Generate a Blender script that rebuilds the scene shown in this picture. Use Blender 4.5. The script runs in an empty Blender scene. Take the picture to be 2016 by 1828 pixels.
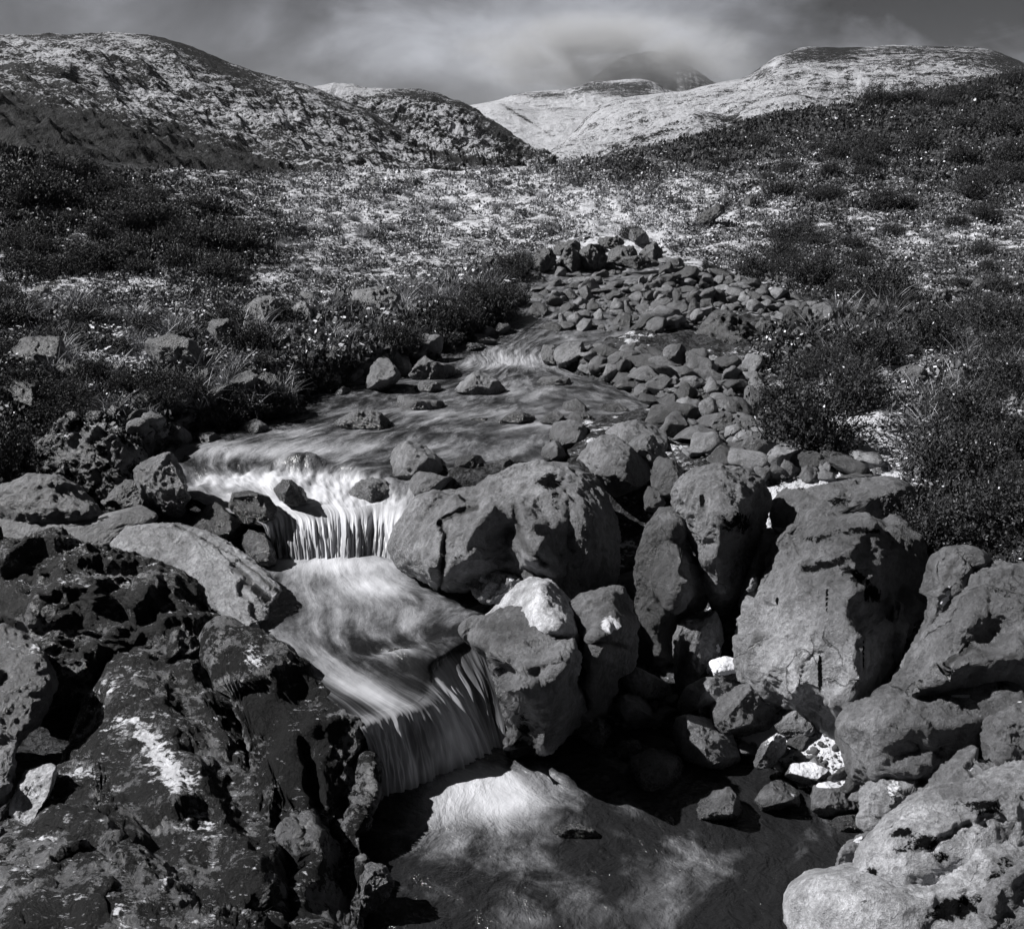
import bpy, math, random
import numpy as np
from mathutils import Vector

rng = np.random.default_rng(7)
random.seed(7)
SC = bpy.context.scene
COL = SC.collection

# ------------------------------------------------------------------ camera
CZ = 4.0                       # camera height over the lower pool (water level 0)
PITCH = math.radians(16.6)
FD, CX, CY = 1935.0, 1008.0, 914.0     # focal length and centre in survey units (picture 2016 x 1828)
CP, SP = math.cos(PITCH), math.sin(PITCH)

def ray(px, py):
    u = (np.asarray(px, float) - CX) / FD
    v = (CY - np.asarray(py, float)) / FD
    return u, CP + v * SP, -SP + v * CP

def P(px, py, d):
    """world point seen at survey position px, py at horizontal distance d"""
    dx, dy, dz = ray(px, py)
    k = np.asarray(d, float) / dy
    return np.stack([dx * k, dy * k, CZ + dz * k], -1)

def dz(py, z):
    """horizontal distance at which the sight line through py meets height z"""
    _, dy, dzz = ray(CX, py)
    return (z - CZ) / dzz * dy

def proj(p):
    x, y, z = p[..., 0], p[..., 1], p[..., 2] - CZ
    dep = y * CP - z * SP
    return CX + FD * x / dep, CY - FD * (y * SP + z * CP) / dep, dep

cam_d = bpy.data.cameras.new("camera")
cam = bpy.data.objects.new("camera", cam_d)
COL.objects.link(cam)
cam.location = (0, 0, CZ)
cam.rotation_euler = (math.pi / 2 - PITCH, 0, 0)
cam_d.sensor_fit = 'HORIZONTAL'
cam_d.sensor_width = 36
cam_d.lens = 36 * FD / 2016
cam_d.clip_start = 0.05
cam_d.clip_end = 20000
SC.camera = cam

# ------------------------------------------------------------------ noise
_perm = np.random.default_rng(3).permutation(256)
_perm = np.concatenate([_perm, _perm, _perm])
_grad = np.random.default_rng(4).normal(size=(256, 3))
_grad /= np.linalg.norm(_grad, axis=1)[:, None]

def pnoise(p):
    p = np.asarray(p, float)
    i = np.floor(p).astype(int)
    f = p - i
    i &= 255
    w = f * f * f * (f * (f * 6 - 15) + 10)
    out = 0
    for cx in (0, 1):
        wx = w[:, 0] if cx else 1 - w[:, 0]
        for cy in (0, 1):
            wy = w[:, 1] if cy else 1 - w[:, 1]
            for cz in (0, 1):
                wz = w[:, 2] if cz else 1 - w[:, 2]
                h = _perm[_perm[_perm[(i[:, 0] + cx) & 255] + ((i[:, 1] + cy) & 255)] + ((i[:, 2] + cz) & 255)]
                g = _grad[h]
                out = out + wx * wy * wz * (g[:, 0] * (f[:, 0] - cx) + g[:, 1] * (f[:, 1] - cy) + g[:, 2] * (f[:, 2] - cz))
    return out * 1.6

def fbm(p, oct=5, gain=0.5, lac=2.03, ridged=False):
    a, s, out = 1.0, 1.0, 0
    for k in range(oct):
        n = pnoise(p * s + 17.3 * k)
        if ridged:
            n = 0.5 - np.abs(n) * 1.6
        out = out + a * n
        a *= gain
        s *= lac
    return out

def sst(a, b, x):
    t = np.clip((x - a) / (b - a), 0, 1)
    return t * t * (3 - 2 * t)

# ------------------------------------------------------------------ mesh helpers
def link(name, me, mat=None, parent=None):
    o = bpy.data.objects.new(name, me)
    COL.objects.link(o)
    if mat is not None:
        me.materials.append(mat)
    if parent is not None:
        o.parent = parent
    return o

def tag(o, label=None, cat=None, group=None, kind=None):
    if label: o["label"] = label
    if cat: o["category"] = cat
    if group: o["group"] = group
    if kind: o["kind"] = kind
    return o

def mesh_np(name, v, f, smooth=True):
    """v (n,3); f (m,3) or (m,4) integer array"""
    me = bpy.data.meshes.new(name)
    v = np.ascontiguousarray(v, np.float32); f = np.ascontiguousarray(f, np.int32)
    n, k = f.shape
    me.vertices.add(len(v)); me.vertices.foreach_set("co", v.ravel())
    me.loops.add(n * k); me.loops.foreach_set("vertex_index", f.ravel())
    me.polygons.add(n)
    me.polygons.foreach_set("loop_start", np.arange(0, n * k, k, dtype=np.int32))
    me.polygons.foreach_set("loop_total", np.full(n, k, np.int32))
    me.polygons.foreach_set("use_smooth", np.full(n, smooth, bool))
    me.update(calc_edges=True)
    return me

def attr(me, name, val):
    a = me.attributes.new(name, 'FLOAT', 'POINT')
    a.data.foreach_set("value", np.ascontiguousarray(np.broadcast_to(val, len(me.vertices)), np.float32))

def grid_faces(nr, nc):
    i = np.arange(nr * nc).reshape(nr, nc)
    return np.stack([i[:-1, :-1], i[:-1, 1:], i[1:, 1:], i[1:, :-1]], -1).reshape(-1, 4)

import bmesh
_ico = {}
def ico(sub):
    if sub not in _ico:
        bm = bmesh.new()
        bmesh.ops.create_icosphere(bm, subdivisions=sub, radius=1)
        bm.verts.ensure_lookup_table()
        v = np.array([x.co[:] for x in bm.verts])
        f = np.array([[q.index for q in x.verts] for x in bm.faces])
        bm.free()
        v /= np.linalg.norm(v, axis=1)[:, None]
        _ico[sub] = (v, f)
    return _ico[sub]

def vnormals(v, f):
    n = np.zeros_like(v)
    fn = np.cross(v[f[:, 1]] - v[f[:, 0]], v[f[:, 2]] - v[f[:, 0]])
    for k in range(f.shape[1]):
        for c in range(3):
            n[:, c] += np.bincount(f[:, k], fn[:, c], len(v))
    return n / (np.linalg.norm(n, axis=1)[:, None] + 1e-12)

def pts(s):
    return np.array([[float(q) for q in w.split(',')] for w in s.split()])

# ------------------------------------------------------------------ materials
def mat_new(name):
    m = bpy.data.materials.new(name)
    m.use_nodes = True
    nt = m.node_tree
    nt.nodes.clear()
    out = nt.nodes.new('ShaderNodeOutputMaterial')
    bs = nt.nodes.new('ShaderNodeBsdfPrincipled')
    nt.links.new(bs.outputs[0], out.inputs['Surface'])
    return m, nt, bs

class N:
    """small node-building helper"""
    def __init__(s, nt): s.nt = nt
    def new(s, t, **kw):
        n = s.nt.nodes.new(t)
        for k, v in kw.items(): setattr(n, k, v)
        return n
    def put(s, sock, v):
        if hasattr(v, 'is_linked'): s.nt.links.new(v, sock)
        else: sock.default_value = v
    def math(s, op, a, b=0.0, clamp=False):
        n = s.new('ShaderNodeMath', operation=op, use_clamp=clamp)
        s.put(n.inputs[0], a); s.put(n.inputs[1], b)
        return n.outputs[0]
    def ramp(s, x, lo, hi, a=0.0, b=1.0):
        n = s.new('ShaderNodeMapRange', interpolation_type='SMOOTHSTEP')
        s.put(n.inputs[0], x); s.put(n.inputs[1], lo); s.put(n.inputs[2], hi); s.put(n.inputs[3], a); s.put(n.inputs[4], b)
        return n.outputs[0]
    def attr(s, name):
        return s.new('ShaderNodeAttribute', attribute_name=name).outputs['Fac']
    def pos(s): return s.new('ShaderNodeNewGeometry').outputs['Position']
    def scale(s, vec, xyz):
        n = s.new('ShaderNodeVectorMath', operation='MULTIPLY')
        s.put(n.inputs[0], vec); n.inputs[1].default_value = xyz
        return n.outputs[0]
    def noise(s, vec, sc, det=5.0, rough=0.55, dist=0.0):
        n = s.new('ShaderNodeTexNoise')
        s.put(n.inputs['Vector'], vec)
        n.inputs['Scale'].default_value = sc; n.inputs['Detail'].default_value = det
        n.inputs['Roughness'].default_value = rough; n.inputs['Distortion'].default_value = dist
        return n.outputs[0]
    def voro(s, vec, sc, feature='F1'):
        n = s.new('ShaderNodeTexVoronoi', feature=feature)
        s.put(n.inputs['Vector'], vec); n.inputs['Scale'].default_value = sc
        return n.outputs['Distance']
    def mix(s, f, a, b):
        n = s.new('ShaderNodeMix', data_type='FLOAT')
        s.put(n.inputs[0], f); s.put(n.inputs[2], a); s.put(n.inputs[3], b)
        return n.outputs[0]
    def grey(s, v, tint=(0.97, 0.98, 1.03)):
        n = s.new('ShaderNodeVectorMath', operation='SCALE')
        n.inputs[0].default_value = tint; s.put(n.inputs['Scale'], v)
        return n.outputs[0]
    def bump(s, h, strength, dist, prev=None):
        n = s.new('ShaderNodeBump')
        s.put(n.inputs['Height'], h); n.inputs['Strength'].default_value = strength; n.inputs['Distance'].default_value = dist
        if prev is not None: s.put(n.inputs['Normal'], prev)
        return n.outputs[0]
    def nz(s, normal=None):
        n = s.new('ShaderNodeSeparateXYZ')
        s.put(n.inputs[0], normal if normal is not None else s.new('ShaderNodeNewGeometry').outputs['Normal'])
        return n.outputs[2]

def rock_material():
    m, nt, bs = mat_new("weathered_rock")
    n = N(nt)
    p = n.pos()
    big = n.noise(p, 1.6, 4)
    mid = n.noise(p, 9, 6, 0.65)
    fine = n.noise(p, 55, 5, 0.7)
    grain = n.noise(p, 220, 3, 0.7)
    tone = n.attr("tone")
    c = n.math('MULTIPLY', tone, n.ramp(mid, 0.25, 0.75, 0.68, 1.32))
    c = n.math('MULTIPLY', c, n.ramp(big, 0.3, 0.7, 0.72, 1.25))
    c = n.math('MULTIPLY', c, n.ramp(fine, 0.3, 0.7, 0.72, 1.28))
    c = n.math('MULTIPLY', c, n.ramp(grain, 0.3, 0.7, 0.8, 1.2))
    c = n.math('MULTIPLY', c, n.ramp(n.noise(n.scale(p, (14, 14, 3)), 1.0, 6, .7, .6), .32, .62, .76, 1.2))
    # pale crust spots
    spot = n.ramp(n.math('ADD', n.voro(p, 26), n.math('MULTIPLY', n.math('SUBTRACT', fine, 0.5), 0.5)), 0.12, 0.2, 1, 0)
    spot = n.math('MULTIPLY', spot, n.ramp(n.noise(p, 4.3, 3), 0.52, 0.62))
    c = n.mix(n.math('MULTIPLY', spot, 0.45), c, 0.3)
    # hairline cracks
    wp = n.new('ShaderNodeVectorMath', operation='ADD')
    nt.links.new(p, wp.inputs[0])
    nn = n.new('ShaderNodeTexNoise'); nn.inputs['Scale'].default_value = 2.2; nn.inputs['Detail'].default_value = 5
    nt.links.new(p, nn.inputs['Vector'])
    sc = n.scale(nn.outputs['Color'], (0.5, 0.5, 0.5)); nt.links.new(sc, wp.inputs[1])
    cr = n.voro(wp.outputs[0], 1.5, 'DISTANCE_TO_EDGE')
    crm = n.math('MULTIPLY', n.ramp(cr, 0.004, 0.012, 1, 0), n.ramp(n.noise(p, 1.1, 2), 0.5, 0.58))
    crm = n.math('MULTIPLY', crm, n.attr("crack"))
    c = n.mix(crm, c, 0.012)
    # black lichen, and a few shadows painted with it
    ln = n.math('ADD', n.math('MULTIPLY', n.noise(p, 4.0, 8, 0.7), 0.65), n.math('MULTIPLY', n.noise(p, 19.0, 8, 0.75), 0.35))
    ln = n.math('ADD', ln, n.math('MULTIPLY', n.math('SUBTRACT', fine, 0.5), 0.16))
    lich = n.ramp(n.math('ADD', ln, n.attr("lichen")), 0.555, 0.60)
    c = n.mix(lich, c, n.math('MULTIPLY', fine, 0.014))
    # snow lying on the upper faces
    b1 = n.bump(mid, 0.6, 0.05)
    sn = n.math('ADD', n.math('MULTIPLY', n.nz(b1), 0.55), n.math('ADD', n.math('MULTIPLY', n.noise(p, 14, 9, 0.78), 0.6), n.math('MULTIPLY', n.noise(n.scale(p, (10, 46, 30)), 1.0, 6, 0.75, 0.5), 0.4)))
    sn = n.math('ADD', sn, n.attr("snow"))
    snow = n.ramp(sn, 1.04, 1.10)
    c = n.mix(snow, c, 0.78)
    nt.links.new(n.grey(c), bs.inputs['Base Color'])
    wet = n.attr("wet")
    r = n.mix(wet, n.ramp(fine, 0.3, 0.7, 0.36, 0.58), n.ramp(fine, 0.3, 0.7, 0.16, 0.36))
    r = n.mix(snow, r, 0.7)
    r = n.mix(lich, r, n.mix(wet, .75, .4))
    nt.links.new(r, bs.inputs['Roughness'])
    nt.links.new(n.mix(lich, 0.65, n.math('MULTIPLY', wet, .6)), bs.inputs['Specular IOR Level'])
    h = n.math('ADD', n.math('MULTIPLY', mid, 1.0), n.math('MULTIPLY', fine, 0.35))
    h = n.math('ADD', h, n.math('MULTIPLY', grain, 0.10))
    h = n.math('ADD', h, n.math('MULTIPLY', n.noise(p, 16, 8, 0.75), n.math('ADD', n.math('MULTIPLY', lich, 0.3), 0.25)))
    h = n.math('SUBTRACT', h, n.math('MULTIPLY', crm, 0.8))
    h = n.math('ADD', h, n.math('MULTIPLY', snow, 0.25))
    nt.links.new(n.bump(h, 1.0, 0.045), bs.inputs['Normal'])
    return m

def ground_material(name, s1, s2, bumpd, veg=0.035, snowc=0.78, soil=0.07, band=.6, fleck=.35):
    m, nt, bs = mat_new(name)
    n = N(nt)
    p = n.pos()
    a = n.noise(p, s1, 7, 0.72)
    b = n.noise(p, s2, 6, 0.7)
    g = n.noise(p, s2 * 5, 4, 0.7)
    k = n.math('ADD', n.math('MULTIPLY', a, 0.5), n.math('MULTIPLY', b, 0.5))
    k = n.math('ADD', k, n.math('MULTIPLY', n.math('SUBTRACT', g, 0.5), fleck))
    k = n.math('ADD', k, n.math('MULTIPLY', n.math('SUBTRACT', n.nz(), 0.9), 0.3))
    k = n.math('ADD', k, n.math('MULTIPLY', n.math('SUBTRACT', n.attr("snow"), 0.5), 0.38))
    st = n.noise(n.scale(p, (s1 * 1.2, s1 * 3.2, s1 * 9)), 1.0, 6, 0.68, 0.4)
    k = n.math('ADD', k, n.math('MULTIPLY', n.math('SUBTRACT', st, 0.5), band))
    snow = n.ramp(k, 0.50, 0.57)
    c = n.mix(n.ramp(n.math('ADD', n.math('MULTIPLY', b, .6), n.math('MULTIPLY', g, .4)), 0.42, 0.58), veg * 0.15, veg * 2.2)
    c = n.mix(n.ramp(g, 0.5, 0.7), c, soil)
    c = n.mix(snow, c, snowc)
    nt.links.new(n.grey(c), bs.inputs['Base Color'])
    bs.inputs['Roughness'].default_value = 0.85
    bs.inputs['Specular IOR Level'].default_value = 0.2
    h = n.math('ADD', b, n.math('MULTIPLY', g, 0.5))
    nt.links.new(n.bump(h, 0.9, bumpd), bs.inputs['Normal'])
    return m

def leaf_material(name, lo, hi, snowc=0.75):
    m, nt, bs = mat_new(name)
    n = N(nt)
    t = n.attr("tone")
    c = n.mix(t, lo, hi)
    c = n.mix(n.attr("snow"), c, snowc)
    nt.links.new(n.grey(c), bs.inputs['Base Color'])
    bs.inputs['Roughness'].default_value = 0.6
    bs.inputs['Specular IOR Level'].default_value = 0.25
    return m

def water_material():
    m, nt, bs = mat_new("stream_water")
    n = N(nt)
    uv = n.new('ShaderNodeUVMap', uv_map="flow").outputs[0]
    p = n.pos()
    sk = n.attr("streak")
    st = n.noise(n.scale(uv, (9.0, 0.9, 1)), 1.0, 6, 0.6, 0.1)
    st2 = n.noise(n.scale(uv, (42.0, 1.0, 1)), 1.0, 4, 0.6, 0.0)
    sp = n.noise(n.scale(uv, (6.5, 1.8, 1)), 1.0, 5, 0.6, 0.2)
    sp2 = n.noise(n.scale(uv, (10.0, 4.0, 1)), 1.0, 4, 0.6, 0.2)
    w = n.noise(p, 2.4, 9, 0.68, 0.5)
    st0 = n.noise(n.scale(uv, (3.6, 0.5, 1)), 1.0, 4, 0.55, 0.3)
    ff = n.math('ADD', n.math('MULTIPLY', st, 0.5), n.math('MULTIPLY', st2, 0.22))
    ff = n.math('ADD', ff, n.math('MULTIPLY', st0, 0.4))
    fp = n.math('ADD', n.math('MULTIPLY', sp, 0.7), n.math('MULTIPLY', w, 0.28))
    fp = n.math('ADD', fp, n.math('MULTIPLY', sp2, 0.15))
    f = n.mix(sk, fp, ff)            # about 0.55 on average
    fa = n.attr("foam")
    k = n.math('ADD', n.math('MULTIPLY', n.math('SUBTRACT', f, 0.55), n.mix(sk, n.ramp(fa, .1, .8, 1.7, .8), 1.6)), n.math('MULTIPLY', n.math('SUBTRACT', fa, 0.5), 0.75))
    foam = n.ramp(k, -0.27, 0.60)
    c = n.mix(foam, 0.016, 0.62)
    nt.links.new(n.grey(c), bs.inputs['Base Color'])
    nt.links.new(n.mix(foam, n.attr("rough"), 0.6), bs.inputs['Roughness'])
    bs.inputs['IOR'].default_value = 1.33
    bs.inputs['Specular IOR Level'].default_value = 0.5
    rip = n.noise(p, 7.0, 5, 0.6, 0.3)
    h = n.math('ADD', n.math('MULTIPLY', n.mix(sk, sp2, st), 0.5), n.math('MULTIPLY', rip, n.mix(sk, 0.7, .1)))
    nt.links.new(n.bump(n.math('MULTIPLY', n.math('MULTIPLY', h, n.attr("chop")), n.math('SUBTRACT', 1.0, n.math('MULTIPLY', foam, n.mix(sk, .95, .3)))), 0.8, 0.07), bs.inputs['Normal'])
    return m

def snow_material():
    m, nt, bs = mat_new("lying_snow")
    n = N(nt); p = n.pos()
    g = n.noise(p, 30, 6, 0.7)
    nt.links.new(n.grey(n.ramp(g, 0.3, 0.7, 0.72, 0.86)), bs.inputs['Base Color'])
    bs.inputs['Roughness'].default_value = 0.7
    nt.links.new(n.bump(g, 0.5, 0.02), bs.inputs['Normal'])
    return m

M_ROCK = rock_material()
M_GROUND = ground_material("snowy_heath_ground", 1.3, 4.5, 0.12, snowc=.62)
M_HILL = ground_material("snowy_hillside", 0.035, 0.30, 2.4, veg=0.010, snowc=.50, soil=.03, band=.42, fleck=.75)
M_LEAF = leaf_material("heath_leaves", 0.012, 0.26)
M_BUSH = leaf_material("bush_leaves", 0.008, 0.07)
M_SCRUB = leaf_material("scrub_grass", 0.015, 0.12)
M_GRASS = leaf_material("dry_grass", 0.04, 0.42)
M_TWIG = leaf_material("dark_twigs", 0.02, 0.05)
M_WATER = water_material()
M_SNOW = snow_material()
# ------------------------------------------------------------------ water courses (survey rows, near to far)
POOL_Z, MID_Z, UP_Z = 0.0, 0.56, 0.95
LIP = pts("708,1428 745,1408 790,1396 832,1384 850,1352 852,1318 880,1290 925,1270 965,1258")
FOOT = pts("742,1578 778,1576 822,1564 880,1540 930,1512 955,1498 975,1490 990,1484 1002,1478")
MID = [(LIP, .52),
       (pts("610,1345 690,1352 770,1340 840,1310 890,1275 945,1245"), .565),
       (pts("470,1262 590,1272 680,1272 770,1262 850,1242 960,1215"), .58),
       (pts("450,1200 570,1200 670,1200 760,1192 860,1185 1000,1180"), .59),
       (pts("500,1135 575,1132 640,1130 700,1130 780,1132 900,1150"), .60),
       (pts("520,1092 590,1088 640,1088 690,1088 740,1088 800,1092"), .60)]
LIP2 = pts("515,1024 560,1004 605,1012 655,998 700,1008 748,996 800,1010")
FOOT2 = pts("538,1108 575,1110 615,1111 660,1112 700,1111 740,1110 790,1110")
UPPER = [(LIP2, .93),
         (pts("380,990 470,968 560,962 640,960 720,966 830,968"), 1.02),
         (pts("330,940 430,932 520,927 620,926 700,930 830,932"), 1.09),
         (pts("310,893 420,887 560,886 700,888 850,902 1070,916"), 1.16),
         (pts("380,850 560,845 680,841 800,841 940,846 1100,850"), 1.19),
         (pts("560,815 700,802 800,801 920,801 1060,801 1310,815"), 1.22),
         (pts("620,765 740,765 850,768 960,768 1080,762 1225,767"), 1.25),
         (pts("830,725 920,725 970,725 1010,725 1060,725 1110,725"), 1.30),
         (pts("870,690 930,690 970,690 1020,690 1060,690 1150,698"), 1.39),
         (pts("930,655 980,655 1020,655 1060,655 1130,655 1290,652"), 1.52),
         (pts("1000,620 1040,620 1070,616 1110,615 1150,612 1260,612"), 1.66),
         (pts("1025,580 1060,580 1090,580 1120,572 1150,570 1220,572"), 1.83),
         (pts("1035,545 1100,540 1150,536 1190,533 1230,532 1300,536"), 2.0),
         (pts("1060,515 1100,513 1150,512 1200,512 1240,512 1300,515"), 2.16)]

def resample(poly, n):
    """smooth resampling of a polyline (Catmull-Rom) at n points"""
    k = len(poly); t = np.linspace(0, k - 1, n); i = np.clip(t.astype(int), 0, k - 2); f = (t - i)[:, None]
    g = lambda j: poly[np.clip(j, 0, k - 1)]
    p0, p1, p2, p3 = g(i - 1), g(i), g(i + 1), g(i + 2)
    return 0.5 * (2 * p1 + (p2 - p0) * f + (2 * p0 - 5 * p1 + 4 * p2 - p3) * f ** 2 + (3 * p1 - p0 - 3 * p2 + p3) * f ** 3)

def at_level(poly, z):
    return P(poly[:, 0], poly[:, 1], dz(poly[:, 1], z))

def loft(rows, nc, nr):
    """rows: list of (k,3) world polylines -> (nr,nc,3) smooth grid"""
    a = np.stack([resample(r, nc) for r in rows])
    seg = np.cumsum([0] + [np.linalg.norm(np.mean(a[i + 1] - a[i], 0)) for i in range(len(a) - 1)])
    flat = a.reshape(len(a), -1)
    t = np.linspace(0, seg[-1], nr)
    idx = np.interp(t, seg, np.arange(len(a)))
    k = len(a); i = np.clip(idx.astype(int), 0, k - 2); f = (idx - i)[:, None]
    # monotone linear blend softened with smooth tangents
    g = lambda j: flat[np.clip(j, 0, k - 1)]
    p0, p1, p2, p3 = g(i - 1), g(i), g(i + 1), g(i + 2)
    out = 0.5 * (2 * p1 + (p2 - p0) * f + (2 * p0 - 5 * p1 + 4 * p2 - p3) * f ** 2 + (3 * p1 - p0 - 3 * p2 + p3) * f ** 3)
    return out.reshape(nr, nc, 3)

MIDW = [at_level(r, z) for r, z in MID]
UPW = [at_level(r, z) for r, z in UPPER]

# ------------------------------------------------------------------ near terrain as a height field over (x/y, log y)
def ctl():
    D = """0,950,9.3 150,860,10.2 0,750,11 300,700,12.5 0,600,16 0,480,20 0,400,24 -400,380,25 -400,500,19 -400,700,11 -400,1000,8.6
    120,330,27 150,420,23 300,430,23 420,470,22 520,490,21.5 600,520,22 400,560,18 250,520,19.5 800,600,17.5 700,560,19 860,640,15.6 930,610,16.6 980,580,18
    600,640,15 450,640,14.5 600,720,12.6 760,670,14.6 500,800,10.6 350,800,10.4 250,850,9.8 680,690,13.6 640,780,11.6
    600,430,32 500,400,36 350,360,42 200,330,45 0,300,48 -400,280,50 800,500,24 900,540,20.5
    700,440,33 700,380,55 700,340,85 900,340,90 1000,335,95 1000,390,50 1000,450,32 850,450,32 1150,460,30 1250,470,29 1100,400,45 1100,340,90 550,345,75 900,480,27
    1020,500,24.5 1320,500,25.5
    1500,500,25 1500,450,31 1500,400,38 1500,330,55 1500,262,88 1560,222,100 1400,270,98 1300,290,100 1200,310,105 1100,325,110
    1350,480,27 1350,430,36 1350,360,60 1400,550,20.5 1550,570,19 1650,560,20
    1650,206,105 1750,214,106 1850,190,108 2016,140,110 2016,300,60 2016,450,32 2016,600,19 1800,300,60 1800,400,38 1800,500,26 1750,620,17.5 2300,60,115 2300,300,52 2300,500,24 2300,800,9.5 2300,1100,6
    1800,700,13.2 2016,800,10.2 2016,1000,7.6 1850,900,9.2 1700,900,9.3 1600,950,8.75 2016,1110,6.6 1850,1040,7.3 1750,975,8.3
    1400,750,12.5 1300,870,9.9 1500,850,10.1 1550,700,13.2 1450,640,15.2 1250,700,13.9 1600,640,15.3 1700,780,11.2 -400,352,135 -100,352,135 200,352,135 500,352,135 800,350,135 1000,345,135 1200,335,135 -400,300,80 0,335,80 200,345,80 450,352,75 1400,262,125 1550,215,130 1750,205,130 2016,132,130 2300,55,130 1050,342,110 900,345,110"""
    out = []
    for w in D.split():
        px, py, d = map(float, w.split(','))
        q = P(px, py, d); out.append(q)
    Z = """1210,930,8.9,1.05 1350,960,8.4,1.0 1250,1150,7.6,.25 1250,1330,6.85,.15 1400,1300,6.9,.15 1400,1440,6.3,.05 1560,1490,5.9,.12 1620,1500,5.85,.2 1650,1460,6.1,.3
    1900,1300,5.8,.55 2016,1300,5.6,.8 1850,1600,4.7,.1 2016,1700,4.2,.2 2300,1500,4.5,.6 2300,1800,3.4,.3 1700,1700,4.5,-.25 1500,1600,5,-.3 1200,1600,5,-.35 900,1650,4.8,-.35 1100,1800,4,-.35 1500,1800,4,-.35 800,1800,4,-.35
    1300,2300,2,-.3 800,2300,2,-.3 300,2300,2,.1 -300,2000,2.5,.2 2200,2300,2,.2
    100,1000,8.8,.9 300,1050,8.4,.5 420,1100,8.0,.2 100,1200,6.6,0 300,1300,6,-.2 -300,1300,5.6,.4 100,1500,4.6,.2 400,1550,4.6,.0 500,1350,6.2,-.3 330,1250,6.6,-.2 250,1270,6.4,-.2 600,1500,5,-.1 200,1800,3.7,.1 560,1800,3.7,-.25
    800,1030,8.3,.6 1000,1050,8.2,.5 1050,1250,7.0,.3 1500,1200,7.0,.4 1650,1100,7.3,.9"""
    for w in Z.split():
        px, py, d, z = map(float, w.split(','))
        q = P(px, py, d); q[2] = z; out.append(q)
    return np.array(out)

CT = ctl()
cu, cv = CT[:, 0] / CT[:, 1], np.log(CT[:, 1])
def _phi(r): return r
_r = np.hypot(cu[:, None] - cu[None], cv[:, None] - cv[None])
_A = np.zeros((len(cu) + 3,) * 2)
_A[:len(cu), :len(cu)] = _phi(_r) + 0.004 * -np.eye(len(cu))
_A[:len(cu), -3:] = np.stack([np.ones_like(cu), cu, cv], 1); _A[-3:, :len(cu)] = _A[:len(cu), -3:].T
# interpolate the slope of the sight line (z-CZ)/y, which stays tame from near to far
_W = np.linalg.solve(_A, np.concatenate([(CT[:, 2] - CZ) / CT[:, 1], np.zeros(3)]))
NU, NV = 560, 760
GU = np.linspace(-0.74, 0.74, NU)
GV = np.linspace(math.log(1.6), math.log(135), NV)
uu, vv = np.meshgrid(GU, GV)
s = np.zeros(uu.shape)
for k in range(len(cu)):
    s += _W[k] * np.hypot(uu - cu[k], vv - cv[k])
s += _W[-3] + _W[-2] * uu + _W[-1] * vv
yy = np.exp(vv); xx = uu * yy
zz = CZ + s * yy
# behind the crest of the right-hand slope and the meadow the land falls away
zz -= np.clip(yy - 116, 0, None) * 0.05
yyc = np.clip(yy, 0, 60)
# small lumps of heath
pp = np.stack([xx, yy, np.zeros_like(xx)], -1).reshape(-1, 3)
lump = (fbm(pp * 0.16, 4) * 0.5).reshape(uu.shape) * np.clip((yy - 14) / 30, 0, 1) * 1.0
lump += (fbm(pp * 0.75, 4, 0.55)).reshape(uu.shape) * (0.10 + 0.10 * sst(15, 45, yy))
lump += (fbm(pp * 3.1, 3, 0.6)).reshape(uu.shape) * 0.045 * sst(6, 12, yy)
rough_m = sst(6.5, 9, yy)
# dark spur on the left, nearer than the meadow
SPUR = P(*pts("-250,230 0,285 150,345 300,400 430,440 540,490").T, 24.0)
zz = zz + lump * (0.35 + 0.65 * rough_m)

def chan(rows):
    L = np.array([r[0] for r in rows]); R = np.array([r[-1] for r in rows]); M = np.stack([r.mean(0) for r in rows])
    o = np.argsort(M[:, 1]); return L[o], R[o], M[o]
def carve(zz, rows, depth, soft, bank, reach=7.):
    L, R, M = chan(rows)
    xl = np.interp(yy, L[:, 1], L[:, 0]); xr = np.interp(yy, R[:, 1], R[:, 0]); zw = np.interp(yy, M[:, 1], M[:, 2])
    wob = (fbm(pp * 2.2, 3) * 0.12).reshape(uu.shape)
    o = np.maximum(xl - xx, xx - xr) + wob
    ends = sst(M[0, 1] - .05, M[0, 1] + .12, yy) * sst(M[-1, 1] + .8, M[-1, 1] - .2, yy)
    floor_ = zw - depth * (1 - .62 * sst(12.8, 15, yy)) + np.clip(wob * 0.5, -.05, .05)
    top = np.maximum(zz, zw + 0.03 + bank * sst(soft, soft * 2, o))
    t = sst(-.02, soft, o)
    z2 = np.minimum(zz, floor_) * (1 - t) + top * t
    far_ = sst(soft * reach, soft * reach * .45, o) * ends
    return zz * (1 - far_) + z2 * far_, np.where(ends > .05, o, 9.)
zz, o_up = carve(zz, UPW[1:], 0.16, 0.22, 0.10)
zz, o_mid = carve(zz, MIDW, 0.25, 0.15, -.05, 2.2)
# basin of the lower pool, in front of the falls
q0 = at_level(pts("690,1450 760,1480 1000,1440 1160,1440 1440,1490 1560,1560 1700,1640 1660,1760 1560,1960 600,1960"), 0.0)
ang = np.arctan2(yy - q0[:, 1].mean(), xx - q0[:, 0].mean()); qa = np.arctan2(q0[:, 1] - q0[:, 1].mean(), q0[:, 0] - q0[:, 0].mean())
o_ = np.argsort(qa); qr = np.hypot(q0[:, 1] - q0[:, 1].mean(), q0[:, 0] - q0[:, 0].mean())
rlim = np.interp(ang, qa[o_], qr[o_], period=2 * math.pi); rr_ = np.hypot(yy - q0[:, 1].mean(), xx - q0[:, 0].mean())
pm = sst(1.12, 1.0, rr_ / rlim)
zz = zz * (1 - pm) + np.minimum(zz, -.3) * pm
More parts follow.
